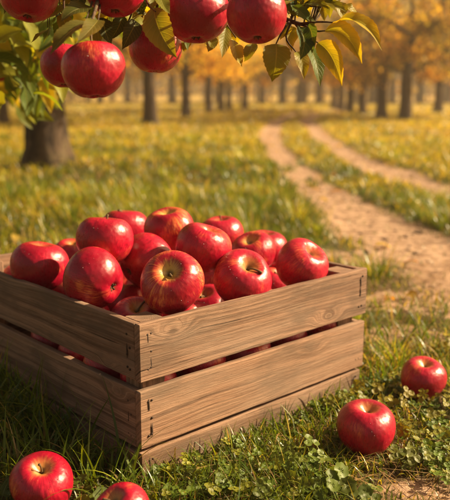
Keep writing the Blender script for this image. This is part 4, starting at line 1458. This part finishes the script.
# clover and other low cover between the blades
CV = MB()
r = np.random.default_rng(321)
k = 0
while k < 330:
    if r.random() < .76: g = ground_at(r.uniform(300, 460), r.uniform(385, 505))
    else: g = ground_at(r.uniform(150, 330), r.uniform(440, 510))
    if in_crate(g.x, g.y, .012): continue
    if vnoise(np.array(g.x * 11), np.array(g.y * 11), 61) < .42: continue
    if any(math.hypot(g.x - ax, g.y - ay) < ar * .95 for ax, ay, ar in AP): continue
    k += 1
    hgt = r.uniform(.010, .030)
    if any(abs(g.x - ax) < ar and ay - .2 < g.y < ay for ax, ay, ar in AP): hgt *= .6
    top = np.array([g.x, g.y, float(terrain(g.x, g.y)) + hgt])
    nr = norm(np.array([0, -.3, 1]) + r.normal(0, .28, 3))
    a1 = norm(np.cross(nr, [1, .2, .1])); b1 = np.cross(nr, a1)
    c = (np.array([.10, .145, .014]) if r.random() < .7 else np.array([.20, .20, .016])) * r.uniform(.7, 1.3)
    rr = r.uniform(.0055, .0105)
    a0 = r.random() * 2
    for j in range(3):
        th = j * 2.094 + a0
        V_, Q_ = disc_leaf(top + (a1 * math.cos(th) + b1 * math.sin(th)) * rr * .62, rr * .56, nr + r.normal(0, .12, 3), .2, k * 5 + j, .2)
        CV.add(V_, Q_, c)
    CV.add(*tube([top - [0, 0, hgt + .004], top - [0, 0, hgt * .5], top], [.0006, .0006, .0005], 4), (.12, .13, .03))
o = CV.build('ground_cover', M_WEED)
tag(o, 'low clover spreading between the grass blades beside the crate', 'clover', kind='stuff')

# stones and crumbs of soil on the tracks
ST = MB()
r = np.random.default_rng(654)
x, y = scatter(1.0, 9, 260, .34, r)
pmk = path_mask(x, y)
kk = (pmk > .3) & ~in_crate(x, y, .02) & (r.random(len(x)) < 4.5 / np.hypot(x, y))
x, y = x[kk], y[kk]
oc = np.array([[1, 0, 0], [0, 1, 0], [-1, 0, 0], [0, -1, 0], [0, 0, 1], [0, 0, -1], [.62, .62, .4], [-.62, .62, .4], [-.62, -.62, .4], [.62, -.62, .4]], float)
of = np.array([[0, 6, 4, 9], [1, 7, 4, 6], [2, 8, 4, 7], [3, 9, 4, 8], [0, 5, 1, 6], [1, 5, 2, 7], [2, 5, 3, 8], [3, 5, 0, 9]])
for i in range(len(x)):
    sz = .0025 + r.exponential(.0032)
    a = r.random() * 6.28
    v = oc * r.uniform(.7, 1.3, (10, 1)) * [sz, sz * r.uniform(.6, 1), sz * .55]
    ca, sa = math.cos(a), math.sin(a)
    v = v @ np.array([[ca, sa, 0], [-sa, ca, 0], [0, 0, 1]])
    ST.add(v + [x[i], y[i], float(terrain(x[i], y[i])) + sz * .2], of, np.array([.33, .22, .15]) * r.uniform(.5, 1.3))
m_ = NT('track_stone')
m_c = m_.n('VertexColor', {'layer_name': 'col'}).outputs[0]
m_.done(m_.n('BsdfPrincipled', None, Base=m_c, Rough=.9, Spec=.2))
o = ST.build('stones', m_.mat, smooth=False)
tag(o, 'small stones and crumbs of earth strewn on the dirt tracks', 'stones', kind='stuff')

# fallen leaves on the track and verges
FL = MB()
r = np.random.default_rng(66)
x, y = scatter(2.0, 16, 5.5, .33, r)
for i in range(len(x)):
    z = float(terrain(x[i], y[i])) + .012
    a = r.uniform(0, 6.283); L = r.uniform(.04, .07) * (1 + .04 * y[i])
    d = np.array([math.cos(a), math.sin(a), r.normal(0, .15)]) * L
    p = np.array([x[i], y[i], z])
    V_, Q_, U_ = leaf_geo(p, p + d * .5 + [0, 0, .01], p + d, L * .5, (r.normal(0, .2), r.normal(0, .2), 1), .3, nu=6, nv=1, seed=i)
    FL.add(V_, Q_, np.array([(.40, .20, .04), (.45, .30, .05), (.28, .12, .04)][r.integers(3)]) * r.uniform(.7, 1.2), U_)
o = FL.build('fallen_leaves', M_LEAF)
tag(o, 'scattered dry autumn leaves on the track and in the grass', 'fallen leaves', kind='stuff')

# ------------------------------------------------------------------ light
SUN_AZ = math.radians(79)        # to the right of the view direction
SUN_EL = math.radians(33)
sd = Vector((math.sin(SUN_AZ) * math.cos(SUN_EL), math.cos(SUN_AZ) * math.cos(SUN_EL), math.sin(SUN_EL)))
sun = bpy.data.lights.new('sun', 'SUN')
sun.energy = 5.0
sun.angle = math.radians(0.6)
sun.color = (1.0, 0.80, 0.49)
so = bpy.data.objects.new('sun', sun)
link(so)
so.rotation_mode = 'QUATERNION'
so.rotation_quaternion = Vector((0, 0, 1)).rotation_difference(sd)
so.location = (6, 3, 5)

w = bpy.data.worlds.new('World')
S.world = w
w.use_nodes = True
nt = w.node_tree
nt.nodes.clear()
sky = nt.nodes.new('ShaderNodeTexSky')
sky.sky_type = 'NISHITA'
sky.sun_disc = False
sky.sun_elevation = SUN_EL
sky.sun_rotation = SUN_AZ
sky.air_density = 1.0
sky.dust_density = 4.0
sky.ozone_density = 0.2
tint = nt.nodes.new('ShaderNodeMix')
tint.data_type = 'RGBA'; tint.blend_type = 'MULTIPLY'
tint.inputs[0].default_value = 1.0
tint.inputs[7].default_value = (1.0, 0.74, 0.50, 1)
bg = nt.nodes.new('ShaderNodeBackground')
bg.inputs[1].default_value = 0.05
out = nt.nodes.new('ShaderNodeOutputWorld')
nt.links.new(sky.outputs[0], tint.inputs[6])
nt.links.new(tint.outputs[2], bg.inputs[0])
nt.links.new(bg.outputs[0], out.inputs[0])

# ------------------------------------------------------------------ haze
HAZE = True
if HAZE:
    x0, x1, y0, y1, z0, z1 = -75, 75, -12, 95, -3, 14
    V = [(x, y, z) for x in (x0, x1) for y in (y0, y1) for z in (z0, z1)]
    Q = [(0, 1, 3, 2), (4, 6, 7, 5), (0, 4, 5, 1), (2, 3, 7, 6), (0, 2, 6, 4), (1, 5, 7, 3)]
    m = NT('haze')
    pv = m.n('VolumePrincipled', None, Color=(1.0, 0.88, 0.72), Density=0.0027)
    pv.inputs['Anisotropy'].default_value = 0.35
    m.t.links.new(pv.outputs[0], m.out.inputs['Volume'])
    hz = mesh_np('haze', V, Q, m.mat, smooth=False)
    tag(hz, 'warm golden haze hanging over the orchard', 'haze', kind='stuff')

# ------------------------------------------------------------------ render settings
S.render.engine = 'CYCLES'
S.cycles.use_denoising = True
S.cycles.max_bounces = 8
S.cycles.diffuse_bounces = 4
S.cycles.transmission_bounces = 4
S.cycles.volume_bounces = 1
S.cycles.sample_clamp_indirect = 6
S.view_settings.view_transform = 'Standard'
S.view_settings.look = 'None'
S.view_settings.gamma = 1
S.view_settings.exposure = 1.5
